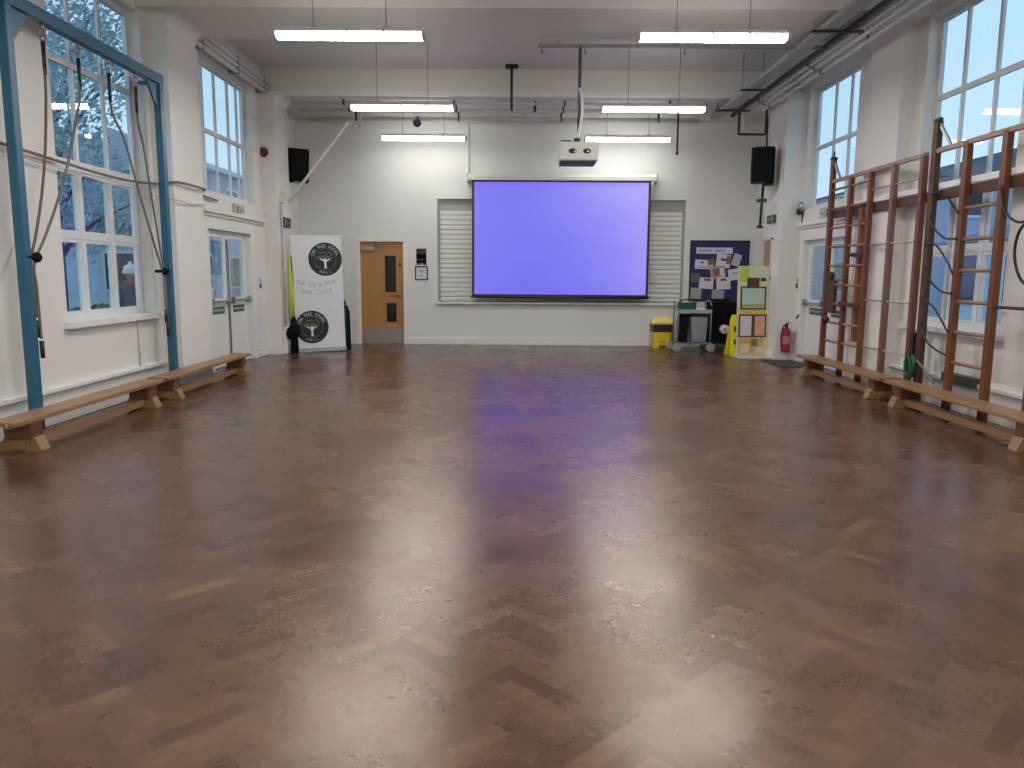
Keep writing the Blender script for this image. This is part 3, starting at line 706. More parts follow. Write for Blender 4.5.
def climb_near():
    t = thing('wall_bars', 'red-brown wooden climbing frame with ladder rungs in front of the tall window', 'climbing frame', (XC, 7.6, 0), 0, 'wooden wall climbing frames'); L = Vector(t.location)
    def up(y, zt, mat, w=.08, nm='upright'):
        m = MB(); m.box((XC-.03, y-w/2, 0), (XC+.03, y+w/2, zt)); o = m.build(nm, mat, t, bevel=.005); o.location = -L; return o
    p = up(8.53, 3.05, CLIMBD, .10, 'post')
    m = MB(); m.ell((XC, 8.53, 3.06), (.04, .06, .025)); m.cyl((XC-.0, 8.48, 3.07), (XC, 8.60, 3.07), .022); m.build('post_cap', pm('dark_green_cap', (.02, .05, .035), .5), p)
    m = MB(); m.bar((XC, 8.5, 3.03), (XC, 8.22, 2.74), .028); m.build('brace', GREYM, t).location = -L
    for y in (7.93, 7.30, 6.66): up(y, 2.75, CLIMB, .085)
    m = MB(); m.box((XC-.025, 6.2, 2.72), (XC+.025, 8.56, 2.77)); m.build('top_rail', RUNG, t, bevel=.004).location = -L
    for z in (.55, .86, 1.17, 1.48, 1.79, 2.10):
        m = MB(); m.cyl((XC, 7.30, z), (XC, 7.93, z), .019, n=10); m.build('rung', RUNG, t).location = -L
    m = MB(); m.box((XC-.05, 8.6, .30), (XC+.02, 8.66, .80)); m.build('side_bolt', BLACK, t).location = -L
climb_near()
t = thing('fixing_rail', 'long brown wooden beam joining both climbing frames to the wall', 'beam', (XC+.055, 8.9, 2.28))
m = MB(); m.box((-.02, -2.9, -.05), (.018, 2.35, .055)); m.build('beam', CLIMBD, t, bevel=.004); 
for y in (-2.0, .3, 1.9):
    m = MB(); m.box((.018, y-.03, -.04), (XR-XC-.055, y+.03, .04)); m.build('bracket', GREYM, t)
tag(MB().box((XC+.03, 5.8, 2.345), (XC+.078, 11.3, 2.41)).build('narrow_strip', TRIMW, bevel=.004), 'narrow white trunking lying on top of the brown wall beam', 'trunking')
# cables looped on the near frame
def loopcable(pts, lab, r=.0105, mat=None):
    return tag(MB().tube(catmull(pts, 8), r, 8).build('looped_cable', mat or BLACK), lab, 'cable', 'dark cables looped on the climbing frame')
x = XC-.045
loopcable([(x, 8.5, 2.30), (x, 8.25, 2.29), (x, 8.02, 2.12), (x, 7.93, 2.05)], 'uppermost dark cable arc between grey post and wooden upright')
loopcable([(x, 8.48, 2.07), (x, 8.36, 1.93), (x, 8.15, 1.82), (x, 7.93, 1.80)], 'second dark cable arc down, sagging from the grey post')
loopcable([(x, 8.52, 1.77), (x, 8.30, 1.75), (x, 8.06, 1.58), (x, 7.94, 1.45)], 'third dark cable arc down, humped over the purple window pane')
loopcable([(x, 8.50, 1.52), (x, 8.32, 1.36), (x, 8.12, 1.27), (x, 7.93, 1.25)], 'fourth dark cable arc down, sagging across the window pane')
loopcable([(x, 8.54, 1.18), (x, 8.28, 1.12), (x, 8.08, .98), (x, 7.94, .86)], 'fifth dark cable arc down, just above the window sill')
loopcable([(x, 8.52, .95), (x, 8.34, .74), (x, 8.14, .66), (x, 7.94, .62)], 'sixth dark cable arc down, hanging below the window sill')
loopcable([(x, 8.5, .50), (x, 8.36, .44), (x, 8.2, .34), (x, 8.12, .30)], 'lowest pale cable arc beside the green coil', .012, ROPEG)
loopcable([(x, 7.27, 2.25), (x, 7.18, 2.02), (x, 6.95, 1.9), (x, 6.66, 1.96)], 'dark cable sagging from the last ladder upright to the frame edge', .012)
loopcable([(x-.03, 6.66, 1.93), (x-.03, 6.88, 1.84), (x, 6.98, 1.62), (x, 6.86, 1.40), (x, 6.66, 1.33)], 'big round dark cable loop beyond the ladder uprights', .013)
t = thing('rope_coil', 'dark green coil hung low on the grey climbing frame post', 'coil', (XC-.07, 8.56, .42))
m = MB()
for k in range(6):
    m.tube([(-.02+.012*k*(1 if k % 2 else -1)*.5, .055*math.cos(a), .10*math.sin(a)+(.012*k-.03)) for a in [2*PI*i/16 for i in range(16)]], .014, 6, True)
m.build('coil', GREEN, t)
tag(MB().tube([(XC-.02, 7.26, 1.145), (XC-.02, 5.7, 1.14), (XC+.04, 5.6, 1.14), (XR, 5.58, 1.14)], .015).build('steel_bar', DARKM), 'horizontal dark steel bar fixed to the last ladder upright', 'bar')
tag(MB().box((XR-.09, 7.75, .30), (XR, 8.35, .40)).build('socket_box', DGSIGN, bevel=.006), 'low dark box on the wall behind the ladder uprights', 'socket box')

# ------------------------------------------------------------------ speakers
def speaker(loc, rz, tilt, label, side):
    t = thing('loudspeaker', label, 'speaker', loc, rz, 'black wall loudspeakers')
    T = Matrix.Rotation(tilt, 3, 'X')
    prof = [(-.13, -.17), (.13, -.17), (.20, -.05), (.20, .12), (.12, .20), (-.12, .20), (-.20, .12), (-.20, -.05)]
    m = MB(); m.prism([(a*.95, b) for a, b in prof], 'z', -.30, .30); m.v = [tuple(T @ Vector(p)) for p in m.v]; m.build('cabinet', BLACKF, t, bevel=.03)
    m = MB(); m.box((-.155, -.18, -.26), (.155, -.165, .26)); m.v = [tuple(T @ Vector(p)) for p in m.v]; m.build('grille', BLACKF, t, bevel=.01)
    m = MB(); m.box((-.12, -.178, -.31), (.05, -.15, -.275)); m.v = [tuple(T @ Vector(p)) for p in m.v]; m.build('badge', GREYM if side < 0 else BLACK, t)
    return t
sp = speaker((-3.98, 14.33, 3.33), .55, .16, 'black loudspeaker high on the wall behind the white slanting pole', -1)
m = MB(); m.bar((-.05, .15, 0), (-.15, .28, 0), .04); m.build('wall_arm', BLACK, sp)
sp = speaker((4.14, 13.42, 3.26), -.35, .10, 'black loudspeaker high on the wall above the notice board corner', 1)
m = MB(); m.bar((.05, .1, 0), (.10, .25, 0), .04); m.cyl((.02, .05, -.30), (.0, .05, -1.03), .022); m.box((-.07, 0, -.60), (.09, .1, -.55)); m.box((.02, -.03, -.34), (.19, .08, -.30)); m.lathe([(.05, -1.04), (.05, -1.0)], (0, .05, 0)); m.build('wall_pole', BLACK, sp)
m = MB(); m.cyl((.04, .06, .28), (.04, .06, .78), .014); m.build('hanging_rod', DARKM, sp)
tag(MB().cyl((-4.04, 13.9, 2.64), (-2.97, 14.0, 4.06), .028, n=10).build('slanting_pole', TRIMW), 'long white pole slanting from the wall up past the black loudspeaker', 'pole')
m = MB(); m.cyl((-2.92, 14.0, 4.04), (-2.92, 14.0, 4.37), .012); m.box((-2.98, 13.97, 4.02), (-2.75, 14.03, 4.05)); m.cyl((-2.77, 14.0, 3.94), (-2.77, 14.0, 4.37), .015); tag(m.build('pole_hanger', PIPEW), 'white drop bracket under the soffit at the slanting pole top', 'bracket')

# ------------------------------------------------------------------ signs, boxes and small things on the walls
def exit_sign(x, y, z, sgn, label, mat, w=.36, h=.15, icon=WHITEP):
    t = thing('exit_sign', label, 'sign', (x, y, z), 0, 'exit signs around the hall')
    m = MB(); m.box((0, -w/2, -h/2), (sgn*.05, w/2, h/2)); m.build('casing', mat, t, bevel=.006)
    f = sgn*.0515
    m = MB()
    def flat(pts): m.add([(f, p[0], p[1]) for p in pts], [tuple(range(len(pts)))])
    s = sgn
    # running figure, arrow and doorway
    flat([(-.02, .045), (.0, .045), (.0, .025), (-.02, .025)])
    flat([(-.03, .02), (.012, .02), (.02, -.015), (-.01, -.02)]); flat([(-.01, -.015), (.008, -.015), (.03, -.055), (.015, -.055)]); flat([(.0, -.015), (.015, -.015), (-.025, -.055), (-.04, -.05)])
    flat([(.06, .01), (.11, .01), (.11, -.01), (.06, -.01)]); flat([(.11, .03), (.14, 0), (.11, -.03)])
    flat([(-.14, .05), (-.08, .05), (-.08, -.055), (-.14, -.055)])
    m.build('pictogram', icon, t)
exit_sign(XL, 12.1, 2.36, 1, 'pale exit sign box above the double doors near the ropes', pm('pale_sign', (.45, .47, .41), .5), .40, .17, DGSIGN)
exit_sign(XR, 12.0, 2.37, -1, 'pale exit sign box above the door behind the climbing frame', pm('pale_sign', (.45, .47, .41), .5), .40, .17, DGSIGN)
exit_sign(XL+.24, 13.75, 2.28, 1, 'dark sign plate on the pillar above the round-logo banner', DGSIGN, .42, .17, GREYP)
exit_sign(XR-.32, 13.55, 2.38, -1, 'dark sign plate on the pillar below the black speaker', DGSIGN, .36, .13, GREYP)
def keypad(x, y, z, sgn, label):
    t = thing('door_entry_box', label, 'entry box', (x, y, z))
    m = MB(); m.box((-sgn*.01, -.05, -.10), (sgn*.04, .05, .10)); m.build('case', WHITEP, t, bevel=.006)
    m = MB(); m.box((sgn*.04, -.035, -.085), (sgn*.05, .035, -.005)); m.build('button_panel', BLACK, t)
    m = MB(); m.box((sgn*.04, -.03, .02), (sgn*.045, .03, .08)); m.build('speaker_panel', GREYM, t)
keypad(XL, 12.92, 1.24, 1, 'small entry keypad on the wall beside the double doors near the banner')
keypad(XR, 12.99, 1.30, -1, 'small entry keypad on the wall above the fire extinguisher')
t = thing('alarm_sounder', 'dark red fire alarm sounder high on the pillar beside the window', 'alarm', (XL+.02, 13.36, 3.42))
m = MB(); m.cyl((0.02, 0, 0), (0.02, -.06, 0), .075, .06); m.build('sounder', pm('dark_red', (.10, .008, .012), .4), t); m = MB(); m.cyl((.02, 0, 0), (.02, .02, 0), .085); m.build('base', BLACK, t)
t = thing('alarm_bell', 'round dark alarm bell on the wall above the extinguisher door', 'alarm', (XR, 13.0, 2.50))
m = MB(); m.ell((-.05, 0, .04), (.05, .09, .09)); m.build('gong', GREYM, t); m = MB(); m.ell((-.07, 0, -.03), (.05, .05, .06)); m.cyl((-.02, 0, -.05), (-.02, 0, -.24), .01); m.build('striker', BLACK, t)
# poster and framed notice beside the brown door
t = thing('poster', 'dark red poster pinned beside the brown door', 'poster', (-1.9, YB, 1.70))
m = MB(); m.box((-.115, -.004, -.155), (.115, 0, .23)); m.build('sheet', PAPER, t)
m = MB(); m.cur = 0
for (a, b, c, d, k) in ((-.10, -.09, .10, .20, 0), (-.10, -.0, .03, .09, 1), (.04, .01, .10, .09, 0), (-.1, -.12, .0, -.03, 1), (.03, -.12, .1, -.01, 0)):
    m.cur = k; m.box((a, -.0055, b if b < d else d), (c, -.004, max(b, d)))
m.build('print', [pm('poster_dark', (.055, .015, .022), .6), pm('poster_red', (.22, .07, .10), .6)], t)
t = thing('framed_notice', 'small black-framed white notice under the dark red poster', 'notice', (-1.9, YB, 1.42))
m = MB()
for a, b in (((-.13, -.02, -.14), (-.105, 0, .14)), ((.105, -.02, -.14), (.13, 0, .14)), ((-.13, -.02, .115), (.13, 0, .14)), ((-.13, -.02, -.14), (.13, 0, -.115))): m.box(a, b)
m.build('frame', DGSIGN, t, bevel=.003); m = MB(); m.box((-.105, -.006, -.115), (.105, 0, .115)); m.build('sheet', PAPER, t)
m = MB(); m.box((-.05, -.0075, .02), (.05, -.006, .06)); m.box((-.04, -.0075, -.06), (.03, -.006, -.03)); m.build('print', GREYT, t)
# conduits and junction box on the rope-side pillar
m = MB(); m.tube([(XL+.27, 13.5, .48), (XL+.27, 13.5, 2.55), (XL+.27, 13.55, 2.62)], .016); m.tube(catmull([(XL+.265, 13.52, 1.5), (XL+.265, 13.62, 1.0), (XL+.265, 13.78, .52)], 6), .007)
tag(m.build('conduit', PIPEW), 'vertical grey conduit down the pillar between double doors and banner', 'conduit')
t = thing('pipe_box', 'white boxed casing at the foot of the pillar beside the banner', 'casing', (XL+.24, 13.7, 0)); m = MB(); m.box((0, -.25, 0), (.07, .22, .46)); m.build('case', TRIMW, t, bevel=.006)
m = MB(); m.box((.07, -.03, .18), (.075, .03, .34)); m.build('vent_slot', GREYT, t)
m = MB(); m.box((0, -.05, -.06), (.07, .05, .06)); m.ell((.05, .03, .1), (.04, .04, .05)); o = m.build('junction_box', OFFW); o.location = (XL+.24, 13.52, 2.66); tag(o, 'cream junction box on the pillar at the slanting pole foot', 'junction box')

# ------------------------------------------------------------------ roll-up banner with two round tree logos
def banner():
    p0 = Vector((-3.945, 13.72, 0)); p1 = Vector((-3.12, 14.04, 0)); d = (p1-p0); w = d.length; rz = math.atan2(d.y, d.x)
    t = thing('roll_up_banner', 'tall white roll-up banner with two round black tree logos', 'banner', p0, rz); t.rotation_euler = (0, -.022, rz)
    m = MB(); m.box((0, 0, .05), (w, .006, 2.04)); m.build('print_sheet', BANW, t)
    m = MB(); m.prism([(-.07, 0), (.07, 0), (.06, .035), (.02, .06), (-.02, .06), (-.06, .035)], 'x', -.01, w+.01); m.build('base', GREYP, t)
    m = MB(); m.cyl((w/2, .03, .05), (w/2, .03, 2.03), .012); m.build('pole', GREYM, t)
    m = MB(); m.box((0, -.004, 2.03), (w, .012, 2.06)); m.build('top_rail', WHITEP, t)
    def logo(cx, cz, r, tint):
        M = basisM((cx, -.001, cz), (1, 0, 0), (0, 0, 1))
        n = 40; pts = [(max(.0, min(w, cx+r*math.cos(2*PI*i/n))), cz+r*math.sin(2*PI*i/n)) for i in range(n)]
        m = MB(); m.prism([(a, b) for a, b in pts], 'y', -.0025, -.0005); o = m.build('round_logo', pm('logo_black', (.008, .011, .013), .55), t)
        # ring, tree trunk, roots, crown of curling branches
        m = MB(); y = -.003
        def flat(ps): m.add([(cx+a*r, y, cz+b*r) for a, b in ps], [tuple(range(len(ps)))])
        flat([(-.07, -.55), (.09, -.55), (.06, -.35), (.07, -.15), (.3, .0), (.32, .06), (.1, -.03), (0, .1), (-.1, -.02), (-.32, .08), (-.34, .02), (-.08, -.15), (-.05, -.35)])
        m.build('tree_trunk', WHITEP, o)
        m = MB(); rn = random.Random(5)
        for k in range(34):
            a = rn.uniform(.05, PI-.05); q = rn.uniform(.12, .52); px, pz = q*math.cos(a)*.95, .06+q*math.sin(a)*.85
            s = rn.uniform(.03, .06); th = rn.uniform(0, PI)
            ps = [(px+s*1.6*math.cos(th+u)*(1 if abs(u-PI/2) > .1 else .5), pz+s*math.sin(th+u)) for u in [2*PI*i/6 for i in range(6)]]
            m.add([(cx+aa*r, y-.0002, cz+bb*r) for aa, bb in ps], [tuple(range(6))])
        m.build('foliage', tint, o)
        m = MB()
        for k in range(36):
            a0, a1 = 2*PI*k/36, 2*PI*(k+.55)/36
            m.add([(cx+q*r*math.cos(a), y, cz+q*r*math.sin(a)) for q, a in ((.64, a0), (.655, a0), (.655, a1), (.64, a1))], [(0, 1, 2, 3)])
        m.build('ring', GREYT, o)
        arc_letters('OAK TREE SCHOOL', r*.79, math.radians(158), math.radians(22), r*.28, (0, 0), 1, GREYLET, o, basisM((cx, -.003, cz), (1, 0, 0), (0, 0, 1)))
        arc_letters('HALL', r*.80, math.radians(248), math.radians(292), r*.24, (0, 0), 1, GREYLET, o, basisM((cx, -.003, cz), (1, 0, 0), (0, 0, 1)), inside=True)
    GREYLET = pm('logo_grey', (.42, .45, .45), .6)
    logo(.59, 1.64, .295, pm('logo_leaf_grey', (.10, .14, .12), .6)); logo(.30, .44, .295, pm('logo_leaf_green', (.10, .17, .06), .6))
    GT = pm('banner_grey_text', (.40, .41, .41), .7)
    arc_letters('OUR FOR & FAIR', .75, math.radians(245.5), math.radians(294.5), .105, (w/2-.03, 1.93), 1, GT, t, basisM((0, -.001, 0), (1, 0, 0), (0, 0, 1)), inside=True)
    arc_letters('BOX CAFE', 1.2, math.radians(258), math.radians(282), .105, (w/2-.03, 2.25), 1, GT, t, basisM((0, -.001, 0), (1, 0, 0), (0, 0, 1)), inside=True)
banner()
t = thing('sports_pole_bag', 'tall pole sleeve, lime green above and black below, beside the banner', 'pole bag', (-3.935, 13.50, 0))
m = MB(); m.tube([(0, 0, .62), (.0, 0, 1.1), (-.01, .02, 1.6), (-.01, .02, 1.78)], [.055, .05, .035, .02], 10); m.build('lime_sleeve', pm('lime_fabric', (.52, .55, .10), .8), t)
m = MB(); m.tube([(.03, 0, 0), (.03, 0, .3), (.02, 0, .62), (.015, -.03, .66)], [.075, .07, .05, .03], 10); m.build('black_sleeve', BLACKF, t)
m = MB(); m.tube([(.035, -.01, .55), (.03, .0, 1.2), (.02, .0, 1.70)], [.02, .015, .008], 8); m.build('black_stripe', BLACKF, t)
m = MB(); m.ell((.06, -.06, .42), (.11, .07, .13)); m.ell((-.01, -.04, .36), (.09, .07, .12)); m.build('strap_bundle', BLACKF, t)
t = thing('folded_black_stand', 'narrow black covered stand between the banner and the brown door', 'stand', (-3.20, 14.35, 0))
m = MB(); m.prism([(-.07, 0), (.10, 0), (.085, .70), (.04, .82), (-.05, .82), (-.09, .74)], 'y', -.08, .08); m.build('cover', BLACKF, t, bevel=.02)
m = MB(); m.tube([(-.04, -.09, .05), (-.03, -.09, .78)], .010); m.tube([(.05, -.09, .05), (.04, -.09, .78)], .010); m.build('seam', pm('dark_grey_fabric', (.035, .036, .036), .8), t)
m = MB(); m.ell((.0, 0, .86), (.03, .03, .05)); m.build('knob', BLACK, t)

# ------------------------------------------------------------------ notice board with papers
def notice_board():
    x0, x1, z0, z1 = 3.43, 4.60, .90, 2.10
    t = thing('notice_board', 'navy blue notice board covered in papers on the end wall', 'notice board', ((x0+x1)/2, YB, z0)); L = Vector(t.location)
    m = MB(); m.box((x0, YB-.02, z0), (x1, YB, z1)); m.build('backing', NAVY, t).location = -L
    m = MB()
    for a, b in (((x0, YB-.03, z1-.035), (x1, YB, z1)), ((x0, YB-.03, z0), (x1, YB, z0+.03)), ((x0, YB-.03, z0), (x0+.03, YB, z1)), ((x1-.03, YB-.03, z0), (x1, YB, z1))): m.box(a, b)
    m.build('frame', pm('dark_navy_edge', (.012, .012, .045), .6), t).location = -L
    def paper(u, v, w, h, rot, cols, lab, marks=()):
        o = thing('notice_paper', lab, 'paper', (x0+u, YB-.021-paper.k*.0006, z0+v), 0, 'papers on the navy notice board'); paper.k += 1
        R = Matrix.Rotation(rot, 3, 'Y')
        m = MB(); m.box((-w/2, -.0015, -h/2), (w/2, 0, h/2), R.to_4x4()); m.build('sheet', cols, o)
        for (a, b, c, d, mt_) in marks:
            m = MB(); m.box((a*w, -.0025, b*h), (c*w, -.0014, d*h), R.to_4x4()); m.build('print', mt_, o)
    paper.k = 0
    P = PAPER; dk = pm('print_dark', (.10, .09, .11), .7); br = pm('print_brown', (.24, .12, .09), .7); ol = pm('print_olive', (.15, .13, .06), .7); bl = pm('print_lilac', (.35, .34, .55), .7)
    paper(.48, 1.00, .72, .12, 0, P, 'long pale title strip across the top of the navy board', ((-.46, -.25, -.05, .2, bl), (-.01, -.25, .3, .2, bl)))
    paper(.28, .73, .36, .18, .03, P, 'white paper at the upper edge of the board nearest the shutter', ((-.2, .1, .0, .3, dk), (-.3, -.4, .45, -.2, bl)))
    paper(.42, .78, .14, .12, -.2, ol, 'small olive picture overlapping the white paper on the navy board')
    paper(.66, .80, .28, .26, .12, P, 'tilted white paper high on the navy board with brown print', ((-.2, .0, .2, .2, dk), (.2, -.2, .5, .4, br)))
    paper(.92, .82, .16, .24, .3, pm('grey_blue_paper', (.40, .44, .50), .8), 'small grey blue slip high on the navy board')
    paper(.56, .58, .30, .24, -.12, pm('pinkish_paper', (.42, .30, .29), .8), 'pinkish collage sheet at the centre of the navy board', ((-.3, -.3, .1, .3, br), (.15, -.4, .4, .3, P)))
    paper(.92, .54, .30, .22, -.15, P, 'white paper with a dark curve on the far half of the navy board', ((-.2, .0, .3, .2, bl),))
    paper(.12, .46, .18, .18, .0, pm('grey_picture', (.12, .115, .12), .7), 'dark grey picture at the board edge nearest the shutter')
    paper(.34, .36, .28, .22, .08, P, 'white sheet with olive heading low on the navy board', ((-.2, .2, .3, .42, ol),))
    paper(.68, .36, .28, .24, -.05, P, 'white sheet with dark heading low on the navy board', ((-.2, .2, .2, .4, dk),))
    paper(.14, .16, .22, .22, .05, pm('mixed_paper', (.36, .34, .36), .8), 'patterned sheet in the bottom corner of the board near the trolley')
    paper(.58, .14, .24, .18, .1, pm('lavender_paper', (.34, .34, .44), .8), 'lavender sheet at the bottom of the navy board')
notice_board()
t = thing('cork_board', 'narrow brown cork board in a cream frame on the pillar', 'pin board', (XR-.32, 13.72, 1.72))
m = MB(); m.box((-.012, -.19, -.31), (0, .19, .31)); m.build('cork', CORK, t)
m = MB()
for a, b in (((-.02, -.23, -.35), (0, -.19, .35)), ((-.02, .19, -.35), (0, .23, .35)), ((-.02, -.23, .31), (0, .23, .35)), ((-.02, -.23, -.35), (0, .23, -.31))): m.box(a, b)
m.build('frame', CREAM, t)

# ------------------------------------------------------------------ things in the far corner
t = thing('pedal_bin', 'yellow bin with a dark maroon mouth standing under the shutter', 'bin', (2.86, 15.18, 0))
def rrect(w, d, r=.05, n=5):
    return [(sx*(w/2-r)+r*math.cos(a), sy*(d/2-r)+r*math.sin(a)) for sx, sy, a0 in ((1, 1, 0), (-1, 1, PI/2), (-1, -1, PI), (1, -1, 1.5*PI)) for a in [a0+PI/2*i/n for i in range(n+1)]]
def loft(m, secs, smooth=True):
    n = len(secs[0][0]); vs = [(x, y, z) for prof, z in secs for x, y in prof]; fs = []
    for i in range(len(secs)-1):
        for j in range(n): fs.append((i*n+j, i*n+(j+1) % n, (i+1)*n+(j+1) % n, (i+1)*n+j))
    fs += [tuple(range(n))[::-1], tuple(range((len(secs)-1)*n, len(secs)*n))]
    return m.add(vs, fs, smooth)
m = MB(); loft(m, [(rrect(.33, .30), 0), (rrect(.36, .32), .25), (rrect(.40, .34), .31)], False); m.build('body', YEL, t)
m = MB(); loft(m, [(rrect(.34, .31), .28), (rrect(.41, .35), .33), (rrect(.43, .36), .47)], False); m.build('mouth', MAROON, t)
m = MB(); loft(m, [(rrect(.44, .37), .465), (rrect(.445, .375), .50), (rrect(.37, .30), .57), (rrect(.30, .22), .60)], False); m.build('lid', pm('pale_yellow_plastic', (.74, .66, .17), .4), t)
m = MB(); m.box((-.07, -.175, .02), (.07, -.15, .05)); m.build('pedal', MAROON, t)
m = MB(); m.box((-.06, -.172, .12), (.06, -.160, .135)); m.build('slot', pm('dark_yellow', (.30, .22, .02), .5), t)

t = thing('cleaning_trolley', 'grey cleaning trolley with green tray and grey waste sack holder', 'trolley', (3.29, 14.48, 0))
for sx in (-1, 1):
    for sy in (-1, 1):
        m = MB(); m.cyl((sx*.30, sy*.22, .10), (sx*.30, sy*.22, .92 if sy > 0 else .80), .014); m.build('post', pm('trolley_post', (.16, .16, .17), .5), t)
        m = MB(); m.lathe([(.07, -.018), (.085, -.012), (.085, .012), (.07, .018)], (sx*.31, sy*.24, .085), M=Matrix.Rotation(PI/2, 3, 'Y') if False else Matrix.Rotation(PI/2, 3, 'X')); m.box((sx*.31-.02, sy*.24-.03, .1), (sx*.31+.02, sy*.24+.03, .17)); m.build('wheel', GREYP, t)
m = MB(); m.box((-.31, -.25, .145), (.31, .25, .175)); m.build('base_shelf', pm('trolley_post', (.16, .16, .17), .5), t, bevel=.005)
m = MB(); m.box((-.29, -.24, .72), (.31, .24, .735)); m.box((-.29, -.25, .72), (.31, -.235, .79)); m.box((-.29, .235, .72), (.31, .25, .79)); m.build('top_tray', pm('tray_grey', (.34, .38, .42), .5), t, bevel=.005)
m = MB(); m.tube(catmull([(.30, .22, .9), (.32, .22, .94), (.32, -.0, .94), (.31, -.2, .86)], 6), .014); m.build('handle', pm('trolley_post', (.16, .16, .17), .5), t)
m = MB(); loft(m, [(rrect(.26, .30, .04), .19), (rrect(.32, .34, .04), .66)], False)
for k in range(5): m.box((-.14+.06*k, -.172, .22), (-.125+.06*k, -.15, .64))
o = m.build('waste_box', GREYP, t); o.location = (.10, -.04, 0)
m = MB(); loft(m, [(rrect(.34, .36, .04), .655), (rrect(.35, .37, .04), .71)], False); o = m.build('waste_box_rim', BLACK, t); o.location = (.10, -.04, 0)
m = MB(); loft(m, [(rrect(.15, .3, .04), .18), (rrect(.17, .32, .05), .5), (rrect(.16, .30, .05), .70)], False); o = m.build('black_sack', BLACKF, t); o.location = (-.18, -.03, 0)
t = thing('cleaning_caddy', 'dark green caddy of cleaning gear lying on the trolley tray', 'caddy', (3.18, 14.46, .736))
m = MB(); loft(m, [(rrect(.26, .26, .03), 0), (rrect(.32, .30, .04), .17)], False); m.build('tub', GREEN, t)
m = MB(); m.tube(catmull([(-.15, 0, .15), (-.1, 0, .22), (.1, 0, .22), (.15, 0, .15)], 6), .014); m.build('handle', GREEN, t)
t = thing('white_bottle', 'white cleaning bottle lying beside the green caddy', 'bottle', (3.44, 14.41, .775)); m = MB(); m.lathe([(.035, -.1), (.04, -.09), (.04, .05), (.015, .08), (.015, .10)], M=Matrix.Rotation(PI/2, 3, 'Y')); m.build('bottle', WHITEP, t); m = MB(); m.lathe([(.018, .10), (.018, .125)], M=Matrix.Rotation(PI/2, 3, 'Y')); m.build('cap', GREEN, t)

t = thing('covered_cart', 'tall black covered cart between trolley and yellow sign', 'cart', (3.99, 15.06, 0))
m = MB(); loft(m, [(rrect(.50, .5, .06), .12), (rrect(.54, .52, .06), .5), (rrect(.56, .54, .06), .90), (rrect(.50, .46, .06), .96)], False); m.build('cover', BLACKF, t)
m = MB()
for k in range(4): m.tube(catmull([(-.2+.13*k, -.265, .18), (-.19+.13*k, -.272, .5), (-.2+.13*k, -.275, .86)], 4), .010)
m.build('fold', BLACKF, t)
m = MB(); m.box((-.27, -.27, .10), (.27, .25, .13)); m.build('base_frame', DARKM, t)
for sx in (-.2, .2):
    m = MB(); m.lathe([(.05, -.02), (.05, .02)], (sx, -.2, .05), M=Matrix.Rotation(PI/2, 3, 'X')); m.lathe([(.05, -.02), (.05, .02)], (sx, .2, .05), M=Matrix.Rotation(PI/2, 3, 'X')); m.build('castor', BLACK, t)
t = thing('paper_roll', 'white paper roll hanging on the front of the black cart', 'paper roll', (3.96, 14.70, .40)); m = MB(); m.lathe([(.035, -.06), (.085, -.06), (.085, .06), (.035, .06)], M=Matrix.Rotation(PI/2, 3, 'X')); m.build('roll', WHITEP, t); m = MB(); m.lathe([(.035, -.062), (.035, .062)], M=Matrix.Rotation(PI/2, 3, 'X')); m.build('core', GREYT, t); MB().cyl((0, .06, 0), (0, .12, 0), .012).build('peg', BLACK, t)
t = thing('red_cloth', 'dark red cloth draped over the top corner of the black cart', 'cloth', (4.15, 14.81, .86)); m = MB(); m.prism([(-.07, .10), (.07, .11), (.085, .02), (.07, -.1), (.03, -.07), (-.02, -.12), (-.07, -.05)], 'y', -.015, .005); m.build('cloth', MAROON, t, bevel=.004)

t = thing('wet_floor_sign', 'yellow folding wet floor sign leaning beside the lime display stand', 'sign', (3.89, 13.86, 0), .1)
def sign_panel(y0, y1):
    m = MB(); vs = []
    a = [(-.10, 0), (.10, 0), (.09, .05), (.075, .66), (.05, .72), (-.05, .72), (-.075, .66), (-.09, .05)]
    vs = [(x+.05*z, y0+(y1-y0)*z/.72-.012, z) for x, z in a]+[(x+.05*z, y0+(y1-y0)*z/.72+.012, z) for x, z in a]; n = len(a)
    m.add(vs, [tuple(range(n))[::-1], tuple(range(n, 2*n))]+[(i, (i+1) % n, n+(i+1) % n, n+i) for i in range(n)]); return m
YB2 = pm('bright_yellow_plastic', (.80, .70, .02), .4)
sign_panel(-.14, -.01).build('front_panel', YB2, t, bevel=.004); sign_panel(.14, .01).build('rear_panel', YB2, t, bevel=.004)
for z in (.24, .47):
    m = MB(); yy = -.14+.13*z/.72-.0135
    m.add([(.05*z+a, yy+b*.18, z+b) for a, b in ((-.03, -.05), (.03, -.05), (.035, .03), (.0, .055), (-.035, .03))], [(0, 1, 2, 3, 4)]); m.build('warning_symbol', pm('dark_symbol', (.05, .04, .02), .6), t)

